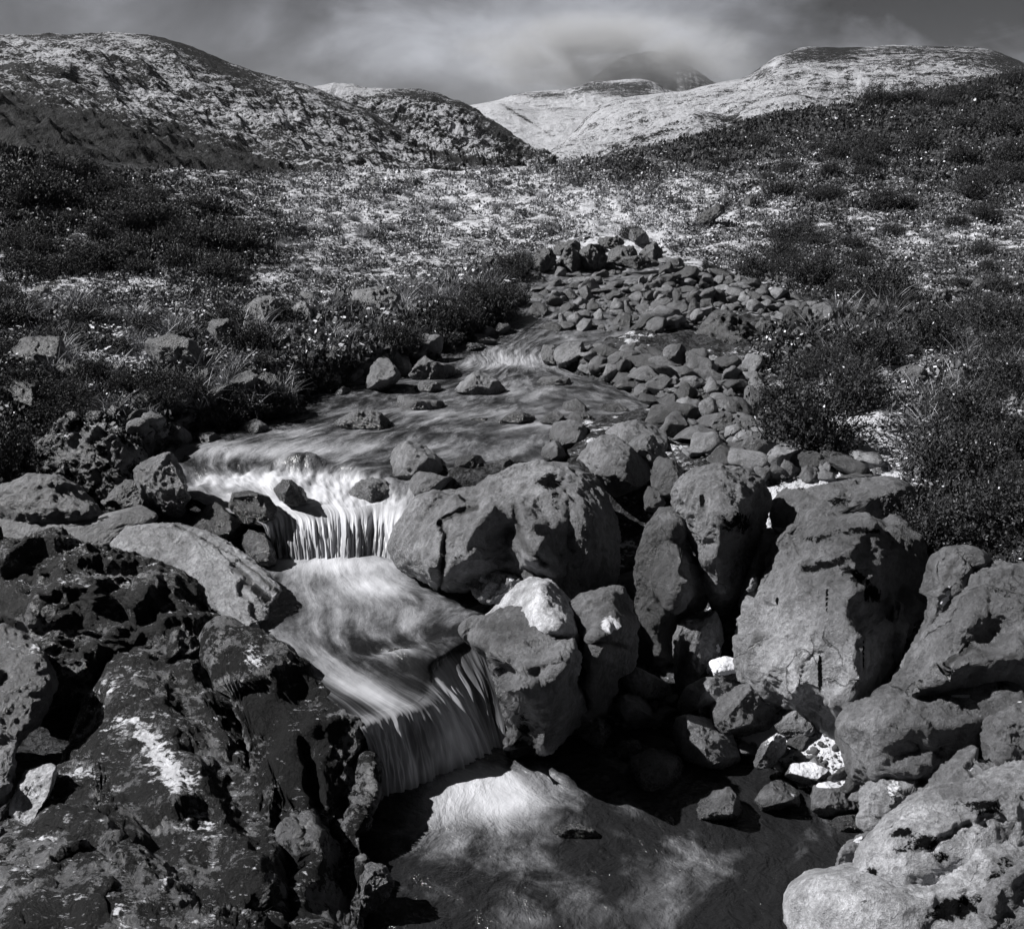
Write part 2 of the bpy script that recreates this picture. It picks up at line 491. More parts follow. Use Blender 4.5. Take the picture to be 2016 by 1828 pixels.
# keep the lip of the middle pool clear
lp = at_level(LIP, .545); ly = np.interp(xx, lp[:, 0], lp[:, 1])
clr = sst(.02, -.1, yy - ly - .03) * sst(.9, .6, ly - yy) * sst(lp[0, 0] - .3, lp[0, 0] - .1, xx) * sst(lp[-1, 0] + .5, lp[-1, 0] + .3, xx)
zz = zz * (1 - clr) + np.minimum(zz, -.3) * clr

def hgt(x, y):
    """terrain height, bilinear in (x/y, log y)"""
    x = np.asarray(x, float); y = np.asarray(y, float)
    a = np.clip((x / y - GU[0]) / (GU[1] - GU[0]), 0, NU - 1.001); b = np.clip((np.log(y) - GV[0]) / (GV[1] - GV[0]), 0, NV - 1.001)
    i, j = a.astype(int), b.astype(int); fa, fb = a - i, b - j
    return (zz[j, i] * (1 - fa) + zz[j, i + 1] * fa) * (1 - fb) + (zz[j + 1, i] * (1 - fa) + zz[j + 1, i + 1] * fa) * fb

def ground_hit(px, py, dmin=6.0):
    """first terrain point along the sight line through survey position px, py"""
    px = np.atleast_1d(np.asarray(px, float)); py = np.atleast_1d(np.asarray(py, float))
    dx, dy, dzz = ray(px, py)
    ys = np.exp(np.linspace(math.log(dmin), math.log(134), 900))
    X = (dx / dy)[:, None] * ys[None]; Zr = CZ + (dzz / dy)[:, None] * ys[None]
    H = hgt(X, np.broadcast_to(ys, X.shape))
    hit = H >= Zr
    k = np.where(hit.any(1), hit.argmax(1), -1)
    y = ys[k]; x = (dx / dy) * y
    return np.stack([x, y, hgt(x, y)], -1), hit.any(1)

# how much snow lies where (survey position, amount)
SNOW_PTS = pts3 = np.array([[float(q) for q in w.split(',')] for w in """
700,430,.68 900,400,.74 1100,400,.7 1200,400,.76 600,380,.62 850,480,.6 950,560,.5 1000,360,.62 800,350,.6 1280,450,.8 1200,460,.75 1050,440,.6 760,520,.6 650,480,.62 840,580,.5
1500,420,.6 1700,350,.45 1900,440,.62 1600,310,.46 1400,300,.14 1550,225,.1 2000,200,.06 1750,250,.12 1350,370,.66 1800,480,.62 1600,520,.46 1950,600,.34 1750,620,.2 1250,330,.3 1150,330,.45 1450,265,.08
1700,800,.55 1850,760,.6 1680,880,.82 1640,925,.88 1740,750,.75 1950,900,.2 1950,760,.6 1880,840,.5 2000,700,.5 1780,860,.7 1800,680,.5 1900,1000,.06 1780,440,.5 1560,600,.3 1700,540,.35 1900,520,.4 1850,330,.3 2000,330,.2 1650,400,.42 2016,480,.5 1400,470,.55 1480,360,.5 1950,390,.4 1620,260,.2
100,360,.16 250,420,.2 400,450,.22 50,520,.42 250,500,.3 480,490,.28 150,600,.66 300,560,.56 350,340,.5 500,365,.58 0,440,.15 180,470,.3
200,680,.45 235,685,.9 450,700,.4 600,640,.45 700,620,.48 60,760,.15 100,880,.1 900,650,.1 250,760,.35 340,800,.3 500,760,.35 400,620,.5 80,650,.4 560,560,.55 100,300,.06 300,310,.06 500,345,.3
1400,750,.3 1300,700,.25 1500,850,.35 1150,600,.25 1350,860,.25 1500,640,.25 1560,1480,.9 1620,1510,.95 1250,1300,.1 300,1000,.1 1200,540,.3 900,900,.0 900,1500,.0 200,1400,.2 1900,1400,.2""".split()])
def snow_at(px, py, floor_=0.0):
    px = np.asarray(px, float); out = np.zeros(px.shape); w = np.zeros(px.shape)
    for a, b, c in SNOW_PTS:
        k = 1 / (((px - a) ** 2 + ((py - b) * 1.7) ** 2) + 500) ** 1.6
        out += k * c; w += k
    return out / w

tp = np.stack([xx, yy, zz], -1).reshape(-1, 3)
tx, ty, _ = proj(tp)
tme = mesh_np("terrain", tp, grid_faces(NU and NV, NU))
tsn = snow_at(tx, ty)
tsn = np.where((o_up.ravel() < 0.25) | (o_mid.ravel() < 0.1), np.minimum(tsn, 0.12), tsn)
tsn = np.where((yy.ravel() < 6.6) & (tx < 1430), 0.0, tsn)
attr(tme, "snow", tsn)
terrain = tag(link("terrain", tme, M_GROUND), kind="structure")

# ------------------------------------------------------------------ water surfaces
def gauss(px, py, a, b, ra, rb, rot=0.0):
    c, s_ = math.cos(rot), math.sin(rot)
    dx, dy = px - a, py - b
    return np.exp(-(((dx * c + dy * s_) / ra) ** 2 + ((-dx * s_ + dy * c) / rb) ** 2))

def water_mesh(name, g, uv, foam, rough, chop, mat, streak=0.):
    nr, nc = g.shape[:2]
    me = mesh_np(name, g.reshape(-1, 3), grid_faces(nr, nc))
    lay = me.uv_layers.new(name="flow")
    li = np.empty(len(me.loops), np.int32); me.loops.foreach_get("vertex_index", li)
    lay.data.foreach_set("uv", np.ascontiguousarray(uv.reshape(-1, 2)[li], np.float32).ravel())
    attr(me, "foam", foam.ravel()); attr(me, "streak", np.broadcast_to(streak, g.shape[:2]).ravel()); attr(me, "rough", np.broadcast_to(rough, g.shape[:2]).ravel()); attr(me, "chop", np.broadcast_to(chop, g.shape[:2]).ravel())
    return tag(link(name, me, mat), kind="structure")

def flow_uv(g):
    du = np.linalg.norm(np.diff(g, axis=1), axis=2).mean(0); dv = np.linalg.norm(np.diff(g, axis=0), axis=2).mean(1)
    u = np.concatenate([[0], np.cumsum(du)]); v = np.concatenate([[0], np.cumsum(dv)])
    return np.stack(np.meshgrid(u, v), -1)

# lower pool
gx, gy = np.meshgrid(np.linspace(-1.9, 3.4, 420), np.linspace(2.2, 7.6, 420))
g = np.stack([gx, gy, np.zeros_like(gx)], -1)
px, py, _ = proj(g)
foam = .80 * gauss(px, py, 915, 1562, 120, 58, -.12) + .70 * gauss(px, py, 1000, 1560, 120, 50, .1) + .42 * gauss(px, py, 1060, 1615, 150, 40, .25) \
     + .40 * gauss(px, py, 880, 1650, 110, 60, .4) + .28 * gauss(px, py, 1000, 1790, 260, 70) + .26 * gauss(px, py, 1290, 1770, 60, 120, .1) \
     + .20 * gauss(px, py, 1230, 1690, 260, 45, .15) + .12 * gauss(px, py, 1450, 1680, 160, 60, .1) + .15 * gauss(px, py, 1100, 1520, 150, 25)
foam = (foam * .88 + .04 - .05 * sst(1150, 1450, px)) * (.45 + .55 * sst(730, 850, px))
foam *= 1 - .75 * gauss(px, py, 1120, 1650, 60, 20) - .5 * gauss(px, py, 860, 1745, 70, 30, .3)
foam = np.clip(foam * (0.86 + 0.14 * np.clip(fbm(np.stack([gx * 2.2, gy * 2.2, gx * 0], -1).reshape(-1, 3), 3).reshape(gx.shape), -1, 1)), 0, 1.05)
c0 = P(880, 1500, dz(1500, 0))
w1 = fbm(np.stack([gx * 1.1, gy * 1.1, gx * 0 + 3], -1).reshape(-1, 3), 3).reshape(gx.shape)
w2 = fbm(np.stack([gx * 1.1, gy * 1.1, gx * 0 + 9], -1).reshape(-1, 3), 3).reshape(gx.shape)
ax, ay = gx - c0[0] + .22 * w1, gy - c0[1] - .35 + .22 * w2
rad = np.hypot(ax, ay); th = np.arctan2(ax, -ay)
uv = np.stack([th * 0.6, rad * 1.2], -1)
g[..., 2] = 0.015 * w1 + .05 * gauss(px, py, 905, 1560, 110, 45) + .02 * gauss(px, py, 1120, 1615, 90, 25)
water_mesh("lower_pool", g, uv, foam, 0.09, 1.4, M_WATER)

def course(pool, fall_name, rows, lip, foot, z_foot, nc, nr, nf, foamf, fallf, bump, rough, chop, warp, strand, streak=1.):
    """a pool surface and the fall over its front edge as one continuous sheet of water, split into two objects at the lip"""
    g = loft(rows, nc, nr)                       # row 0 is the lip
    A = g[0].copy(); B = resample(at_level(foot, z_foot), nc)
    t = np.linspace(0, 1, nf + 1)[:, None, None]
    f = A[None] * (1 - t) + B[None] * t
    h = (A[:, 2] - z_foot)[None]
    f[..., 2] = A[None, :, 2] - h * (.30 * t[..., 0] + .70 * t[..., 0] ** 2)
    n = fbm(np.stack(np.broadcast_arrays(np.linspace(0, 15, nc)[None] + 0 * t[..., 0], t[..., 0] * .7, 0 * t[..., 0]), -1).reshape(-1, 3), 4, .62).reshape(f.shape[:2])
    tg_ = A[-1] - A[0]; od = np.array([tg_[1], -tg_[0], 0]); od /= np.linalg.norm(od); od = od * np.sign(-od[1])     # outward from the lip
    f += (strand * n * np.clip(t[..., 0] * 2.5, 0, 1))[..., None] * (od + [0, 0, .35])
    full = np.concatenate([f[:0:-1], g])          # foot ... lip ... head
    w = 34; pad = np.concatenate([np.repeat(full[:1], w, 0), full, np.repeat(full[-1:], w, 0)])
    ker = np.exp(-(np.arange(-w, w + 1) / 13.) ** 2); ker /= ker.sum()
    sm = sum(k * pad[i:i + len(full)] for i, k in enumerate(ker))
    near = np.exp(-((np.arange(len(full)) - nf) / 34.) ** 2)[:, None, None]
    full = full * (1 - near) + sm * near
    px, py, _ = proj(full)
    sg = np.broadcast_to(np.linspace(0, 1, nc)[None], px.shape)
    tg = np.broadcast_to(np.clip(1 - np.arange(len(full)) / nf, 0, 1)[:, None], px.shape)
    isf = (np.arange(len(full)) <= nf)[:, None]
    full[..., 2] += bump(px, py, full) * ~isf
    width = np.linalg.norm(np.diff(full, axis=1), axis=2).sum(1).mean()
    v = np.concatenate([[0], np.cumsum(np.linalg.norm(np.diff(full, axis=0), axis=2).mean(1))])
    uv = np.stack(np.broadcast_arrays(sg * width, v[:, None]), -1).copy()
    uv[..., 0] += warp(full) * np.clip((np.arange(len(full)) - nf) / 60., 0, 1)[:, None]
    bl = sst(-14, 12, np.arange(len(full)) - nf)[:, None]
    fo = fallf(sg, tg, px, py) * (1 - bl) + foamf(px, py) * bl
    rg_ = np.broadcast_to(rough(px, py) if callable(rough) else rough, px.shape); ch = np.broadcast_to(chop, px.shape) * (.4 + .6 * bl)
    fo = np.clip(fo, 0, 1)
    for nm, sl in ((fall_name, slice(0, nf + 1)), (pool, slice(nf, None))):
        water_mesh(nm, full[sl], uv[sl], fo[sl], rg_[sl], ch[sl], M_WATER, streak * np.broadcast_to(1 - sst(-2, 60, np.arange(len(full)) - nf)[:, None], px.shape)[sl])
    return full

def noise2(g, k, seed=0., oct=3):
    return fbm(np.stack([g[..., 0] * k, g[..., 1] * k, 0 * g[..., 0] + seed], -1).reshape(-1, 3), oct).reshape(g.shape[:2])

course("middle_pool", "lower_waterfall", MIDW, LIP, FOOT, -.04, 300, 260, 110,
       lambda px, py: .80 * gauss(px, py, 660, 1112, 160, 26) + .66 * gauss(px, py, 735, 1155, 80, 22) + .34 * gauss(px, py, 650, 1200, 190, 60) + .42 * gauss(px, py, 640, 1310, 120, 45, .5)
       + .55 * gauss(px, py, 745, 1370, 80, 24, .35) + .46 * gauss(px, py, 790, 1285, 60, 14, .2) + .2 * gauss(px, py, 800, 1220, 130, 40) + .12 - .45 * gauss(px, py, 735, 1272, 50, 12),
       lambda s, t, px, py: .86 + .12 * np.sin(s * 11 + 1) + .30 * sst(.72, 1, t) - .42 * sst(.62, .80, s) * (1 - sst(.9, 1, s) * .4) - .32 * gauss(s, t, .30, .55, .05, .3) - .25 * gauss(s, t, .05, .5, .05, .5) + .22 * gauss(s, t, .58, .25, .05, .3) - .12 * gauss(s, t, .45, .1, .2, .12),
       lambda px, py, g: .055 * gauss(px, py, 800, 1292, 60, 14, .25) - .05 * gauss(px, py, 745, 1280, 45, 10) + .03 * gauss(px, py, 700, 1112, 110, 16) + .012 * noise2(g, 3),
       .2, .6, lambda g: .04 * noise2(g, 1.2), .045)

# rapids, upper pool and braided stream with the upper waterfall
def up_bump(px, py, g):
    wv = fbm(np.stack([g[..., 0] * 2.4, g[..., 1] * 1.6, 0 * px], -1).reshape(-1, 3), 4, .55).reshape(px.shape)
    amp = .010 + .05 * sst(880, 940, py) * (1 - sst(985, 1005, py)) + .03 * gauss(px, py, 1000, 705, 120, 22) + .012 * sst(800, 860, py) * (1 - sst(985, 1005, py))
    return wv * amp + .10 * gauss(px, py, 600, 912, 38, 10) + .10 * gauss(px, py, 575, 965, 45, 20) + .05 * gauss(px, py, 790, 822, 90, 9) + .05 * gauss(px, py, 820, 860, 90, 8)
course("upper_stream", "upper_waterfall", UPW, LIP2, FOOT2, .56, 280, 420, 70,
       lambda px, py: .95 * gauss(px, py, 620, 990, 190, 26) + .80 * gauss(px, py, 480, 945, 110, 14) + .85 * gauss(px, py, 620, 948, 120, 18) + .45 * gauss(px, py, 480, 890, 160, 16)
       + .30 * gauss(px, py, 660, 880, 110, 14) + .22 * gauss(px, py, 560, 850, 120, 14) + .42 * gauss(px, py, 1000, 710, 100, 16) + .22 * gauss(px, py, 840, 815, 150, 12) + .22 * gauss(px, py, 1010, 770, 90, 12)
       + .2 * gauss(px, py, 980, 680, 60, 12) + .30 + .12 * gauss(px, py, 1080, 830, 220, 60) + .15 * sst(720, 600, py),  # even foam base covers broken white water and painted sun glitter
       lambda s, t, px, py: .92 - .34 * sst(.3, .8, t) * (1 - .8 * gauss(s, t, .45, .7, .16, 1)) + .25 * sst(.85, 1, t) - .35 * gauss(s, t, .06, .6, .06, .5),
       up_bump, lambda px, py: .2 + .06 * sst(800, 600, py), 1.0, lambda g: .05 * noise2(g, 1.2), .05, .35)
# ------------------------------------------------------------------ hills and mountains
def mpts(s):
    return np.array([[float(q) for q in w.split(',')] for w in s.split()])

def hill(name, rows, nc, nr, amp, seed, snowf, back=0.35, gully=.5, sharp=1.0, mat=None, freq=1.0):
    """rows: list of survey polylines (px, py, distance) from foot to ridge; a far side is added behind the ridge"""
    W = []
    for r in rows:
        a = mpts(r); W.append(P(a[:, 0], a[:, 1], a[:, 2]))
    k = len(W[-1])
    if any(len(w) != k for w in W):
        W = [resample_lin(w, 24) for w in W]
    bk = W[-1].copy(); dep = W[-1][:, 1:2]
    bk = bk * (1 + back); drop = np.maximum(W[-1][:, 2] - W[0][:, 2], 5) * 0.9
    bk[:, 2] = W[-1][:, 2] - drop
    fr = W[0].copy() * 0.94; fr[:, 2] = W[0][:, 2] - 0.08 * dep[:, 0]
    G = [fr] + W + [bk]
    G = np.stack([resample(w, nc) for w in G])
    nk = len(G); n0 = int(nr * 0.06); n1 = int(nr * 0.8); n2 = nr - n0 - n1
    t = np.concatenate([np.linspace(0, 1, n0, endpoint=False), np.linspace(1, nk - 2, n1, endpoint=False), np.linspace(nk - 2, nk - 1, n2)])
    i = np.clip(t.astype(int), 0, nk - 2); f = (t - i)[:, None, None]
    g = G[i] * (1 - f) + G[i + 1] * f
    dist = float(np.mean(W[-1][:, 1]))
    q = g.reshape(-1, 3) / dist * freq
    n = fbm(q * 9 + seed, 6, 0.52, ridged=True) + 0.3 * fbm(q * 60 + seed, 4, 0.6)
    px0, py0, _ = proj(g)
    edge = np.ones(len(t)); edge[t > nk - 2] = 1
    ridge = np.exp(-((t - (nk - 2)) / (0.10 * (nk - 2))) ** 2)
    ss = np.linspace(0, 1, nc)[None] * np.ones((len(t), 1)); tt_ = (t / (nk - 2))[:, None] * np.ones((1, nc))
    gul = fbm(np.stack([ss * 16 + .8 * tt_ + .25 * fbm(np.stack([ss * 6, tt_ * 4, 0 * ss], -1).reshape(-1, 3), 3).reshape(ss.shape), tt_ * 1.1, 0 * ss + seed], -1).reshape(-1, 3), 5, .58, ridged=True)
    n = n + gully * gul
    a = amp * dist * (1 - 0.75 * ridge)[:, None]
    g[..., 2] += (n.reshape(g.shape[:2]) - 0.35) * a
    me = mesh_np(name, g.reshape(-1, 3), grid_faces(nr, nc))
    px, py, _ = proj(g)
    attr(me, "snow", np.clip(snowf(px, py) - .07 + 0.10 * fbm(q * 14, 3).reshape(px.shape), -.4, 1.6).ravel())
    return tag(link(name, me, mat or M_HILL), kind="structure")

def resample_lin(w, n):
    d = np.concatenate([[0], np.cumsum(np.linalg.norm(np.diff(w, axis=0), axis=1))]); t = np.linspace(0, d[-1], n)
    return np.stack([np.interp(t, d, w[:, c]) for c in range(3)], -1)

def line_y(s):
    a = pts(s); return lambda x: np.interp(x, a[:, 0], a[:, 1])

# long left hill, dark heath and painted-in shade at its foot, snow above
foot_l = line_y("-400,190 0,195 200,235 400,285 560,330 700,350 1000,350")
def snow_left(px, py):
    up = foot_l(px) - py
    s = .62 + 0 * px
    s -= .75 * sst(40, -50, up) 
    s -= .22 * gauss(px, py, 60, 230, 240, 26, .30) + .12 * gauss(px, py, 330, 250, 200, 18, .35)
    s += .14 * gauss(px, py, 250, 160, 160, 18, .35) + .14 * gauss(px, py, 560, 230, 180, 22, .3) + .12 * gauss(px, py, 60, 100, 120, 20, .2)
    s -= .45 * gauss(px, py, 330, 80, 40, 12, .3) + .3 * gauss(px, py, 420, 118, 70, 14, .45) + .1 * gauss(px, py, 180, 80, 200, 16)
    return s
hill("left_hill", ["-500,420,105 -250,400,105 0,350,105 200,345,112 400,350,125 600,352,150 800,352,190 1000,350,230",
                   "-500,300,150 -250,270,150 0,235,150 200,262,160 400,300,180 600,325,205 800,335,235 1000,345,262",
                   "-500,150,220 -250,130,220 0,135,225 200,140,235 400,190,250 600,240,268 800,295,285 1000,345,300",
                   "-500,40,300 -250,75,300 0,68,300 150,65,300 230,61,300 275,61,300 305,68,300 345,82,300 400,101,302 480,132,304 560,156,306 620,171,308 690,200,310 780,250,315 900,318,320 1000,350,325"],
     520, 420, .0075, 1.0, snow_left)

def snow_spur(px, py):
    s = .66 + 0 * px + .14 * gauss(px, py, 680, 180, 60, 18, .3) + .12 * gauss(px, py, 850, 295, 90, 18, .5) + .1 * gauss(px, py, 900, 260, 80, 14, .6)
    s -= .3 * gauss(px, py, 830, 190, 70, 10, .15) + .35 * gauss(px, py, 900, 310, 130, 10, .18) + .3 * gauss(px, py, 1010, 285, 60, 26, .6) + .22 * gauss(px, py, 800, 235, 60, 8, .3) + .15 * gauss(px, py, 940, 235, 50, 20, .6)
    return s
hill("left_spur", ["480,345,235 600,345,240 700,345,245 800,345,250 900,342,255 1000,335,262 1095,318,270",
                   "480,250,330 600,245,330 700,250,330 800,262,325 900,285,320 1000,305,310 1095,314,300",
                   "480,205,430 560,195,430 620,167,430 660,161,430 700,167,430 740,176,428 790,177,425 835,177,422 870,185,420 920,205,410 970,238,395 1010,264,380 1050,290,360 1095,312,330"],
     380, 300, .008, 4.0, snow_spur)

# right-hand hills
def snow_right(px, py):
    s = .74 + 0 * px + .16 * gauss(px, py, 1200, 240, 160, 60)
    s -= .12 * sst(1380, 1500, px) * sst(170, 110, py) + .16 * gauss(px, py, 1850, 105, 150, 22) + .28 * gauss(px, py, 1600, 105, 80, 14)
    s += .55 * gauss(px, py, 1690, 150, 9, 18, -.3) + .55 * gauss(px, py, 1700, 172, 9, 14, .5) + .6 * gauss(px, py, 1735, 190, 26, 4, .45)
    s += .5 * gauss(px, py, 1525, 126, 16, 4, -.5) - .5 * gauss(px, py, 1650, 95, 22, 10) - .35 * gauss(px, py, 1990, 120, 40, 30)
    return s
hill("right_hill", ["1060,325,300 1150,320,300 1250,315,300 1400,300,300 1600,280,300 1800,270,300 2016,240,300 2400,240,300",
                    "1075,308,420 1150,275,420 1250,250,420 1400,225,420 1600,195,420 1800,195,420 2016,180,420 2400,180,420",
                    "1085,302,640 1120,268,640 1150,238,640 1180,206,640 1215,194,640 1260,190,640 1310,183,640 1365,177,640 1385,166,640 1410,164,640 1440,160,640 1482,147,640 1515,118,640 1545,102,640 1575,96,640 1605,91,640 1632,89,640 1645,94,640 1690,93,640 1740,91,640 1790,90,640 1860,92,640 1920,93,640 1970,104,640 2030,130,640 2120,180,640 2400,250,640"],
     620, 420, .005, 8.0, snow_right, gully=.22)
def snow_low(px, py):
    s = .84 + 0 * px - .3 * gauss(px, py, 1420, 232, 70, 8, .1) - .32 * gauss(px, py, 1500, 240, 90, 12) - .1 * gauss(px, py, 1380, 260, 100, 14)
    return s - .2 * gauss(px, py, 1580, 190, 60, 12, .3)
hill("right_foothill", ["1090,330,230 1200,325,230 1300,318,230 1400,310,230 1500,290,230 1620,270,230 1750,270,230 1900,250,230",
                        "1095,316,290 1160,298,290 1230,272,290 1290,240,290 1340,222,290 1365,213,290 1390,215,290 1420,228,290 1440,226,290 1480,205,290 1530,190,290 1570,186,290 1610,196,290 1660,214,290 1720,235,290 1900,250,290"],
     420, 220, .006, 12.0, snow_low, gully=.3)
# snowy valley head, table mountain and the peak in the cloud
hill("valley_head", ["880,330,700 980,325,700 1060,320,700 1120,315,700 1200,310,700 1300,300,700",
                     "880,225,1000 940,212,1000 980,203,1000 1020,206,1000 1060,214,1000 1100,210,1000 1130,212,1000 1200,205,1000 1300,215,1000"],
     300, 160, .003, 15.0, gully=.08, snowf=lambda px, py: .92 - .5 * gauss(px, py, 1035, 235, 60, 3, .55) - .18 * gauss(px, py, 1110, 215, 50, 8))
hill("table_mountain", ["900,240,1200 1000,240,1200 1100,240,1200 1200,240,1200 1300,240,1200 1400,240,1200 1500,240,1200",
                        "900,215,1380 1000,203,1380 1100,196,1380 1150,184,1380 1220,176,1380 1290,180,1380 1340,190,1380 1500,205,1380",
                        "900,212,1420 990,196,1420 1010,186,1420 1040,181,1420 1075,179,1420 1100,177,1420 1135,173,1420 1142,164,1420 1170,161,1420 1215,158,1420 1250,155,1420 1282,157,1420 1296,166,1420 1312,176,1420 1350,183,1420 1400,190,1420 1500,205,1420"],
     360, 160, .0016, 18.0, lambda px, py: .86 - .55 * gauss(px, py, 1220, 172, 90, 9) - .4 * gauss(px, py, 1060, 186, 60, 5) - .45 * gauss(px, py, 1255, 188, 60, 8))
hill("cloudy_peak", ["1000,260,1750 1150,260,1750 1300,260,1750 1450,260,1750 1600,260,1750",
                     "1000,220,2100 1120,185,2100 1160,160,2100 1190,136,2100 1215,118,2100 1240,108,2100 1262,104,2100 1290,101,2100 1312,108,2100 1335,118,2100 1352,130,2100 1372,138,2100 1385,150,2100 1420,170,2100 1500,205,2100 1600,230,2100"],
     300, 160, .004, 22.0, lambda px, py: .5 + 0 * px)
# wide plain beneath everything, out to the horizon
bp = np.array([[-6000, -300, -4.0], [6000, -300, -4.0], [6000, 9000, -4.0], [-6000, 9000, -4.0]])
pl = mesh_np("ground_plain", bp, np.array([[0, 1, 2, 3]])); attr(pl, "snow", .6)
tag(link("ground_plain", pl, M_HILL), kind="structure")

# the air of the valley, and mist hanging round the peak
bm = bmesh.new(); bmesh.ops.create_cube(bm, size=1)
for v in bm.verts: v.co = Vector(((v.co.x) * 8000, 2600 + v.co.y * 5600, 143 + v.co.z * 296))
me = bpy.data.meshes.new("haze"); bm.to_mesh(me); bm.free()
def air(name, dens, col):
    hm = bpy.data.materials.new(name); hm.use_nodes = True; hm.node_tree.nodes.clear()
    ho = hm.node_tree.nodes.new('ShaderNodeOutputMaterial'); hv = hm.node_tree.nodes.new('ShaderNodeVolumePrincipled')
    hv.inputs['Color'].default_value = col; hv.inputs['Density'].default_value = dens; hv.inputs['Anisotropy'].default_value = 0
    hm.node_tree.links.new(hv.outputs[0], ho.inputs['Volume']); return hm
tag(link("haze", me, air("valley_air", .00006, (.9, .91, .94, 1))), kind="stuff")
mc = P(1195, 112, 1680); MR = np.array([290., 150., 76.])
V_, F_ = ico(4)
mm = air("mist", .01, (.95, .96, .98, 1)); n = N(mm.node_tree); pv = next(q for q in mm.node_tree.nodes if q.type == 'PRINCIPLED_VOLUME')
sub_ = mm.node_tree.nodes.new('ShaderNodeVectorMath'); sub_.operation = 'SUBTRACT'; mm.node_tree.links.new(n.pos(), sub_.inputs[0]); sub_.inputs[1].default_value = tuple(mc)
ln_ = mm.node_tree.nodes.new('ShaderNodeVectorMath'); ln_.operation = 'LENGTH'; mm.node_tree.links.new(n.scale(sub_.outputs[0], tuple(1 / MR)), ln_.inputs[0])
nz_ = n.noise(n.scale(n.pos(), (.012, .012, .022)), 1.0, 4, .6, .6)
mm.node_tree.links.new(n.math('MULTIPLY', n.math('MULTIPLY', n.ramp(ln_.outputs['Value'], .25, .97, 1, 0), n.ramp(nz_, .36, .66, .06, 1.0)), .034), pv.inputs['Density'])
tag(link("mist", mesh_np("mist", V_ * MR + mc, F_), mm), kind="stuff")
# ------------------------------------------------------------------ rocks
def polar(poly, n=360, soft=2.5):
    """centroid and radius per direction of a survey outline"""
    x, y = poly[:, 0], poly[:, 1]; x2, y2 = np.roll(x, -1), np.roll(y, -1)
    cr = x * y2 - x2 * y; A = cr.sum() / 2
    c = np.array([((x + x2) * cr).sum(), ((y + y2) * cr).sum()]) / (6 * A)
    th = np.linspace(-math.pi, math.pi, n, endpoint=False)
    d = np.stack([np.cos(th), np.sin(th)], -1)
    r = np.full(n, 0.0)
    for k in range(len(poly)):
        a = poly[k] - c; b = poly[(k + 1) % len(poly)] - c; e = b - a
        den = d[:, 0] * e[1] - d[:, 1] * e[0]
        den = np.where(abs(den) < 1e-9, 1e-9, den)
        t = (a[0] * e[1] - a[1] * e[0]) / den
        s_ = (a[0] * d[:, 1] - a[1] * d[:, 0]) / den
        r = np.maximum(r, np.where((t > 0) & (s_ >= -1e-6) & (s_ <= 1 + 1e-6), t, 0))
    r = np.where(r <= 0, np.median(r), r)
    k = np.arange(-12, 13); w = np.exp(-(k / soft) ** 2); w /= w.sum()
    r = sum(wk * np.roll(r, kk) for kk, wk in zip(k, w))
    return c, th, r

def seg_dist(px, py, line):
    out = np.full(px.shape, 1e9)
    for a, b in zip(line[:-1], line[1:]):
        e = b - a; L = (e ** 2).sum() + 1e-9
        t = np.clip(((px - a[0]) * e[0] + (py - a[1]) * e[1]) / L, 0, 1)
        out = np.minimum(out, np.hypot(px - a[0] - t * e[0], py - a[1] - t * e[1]))
    return out

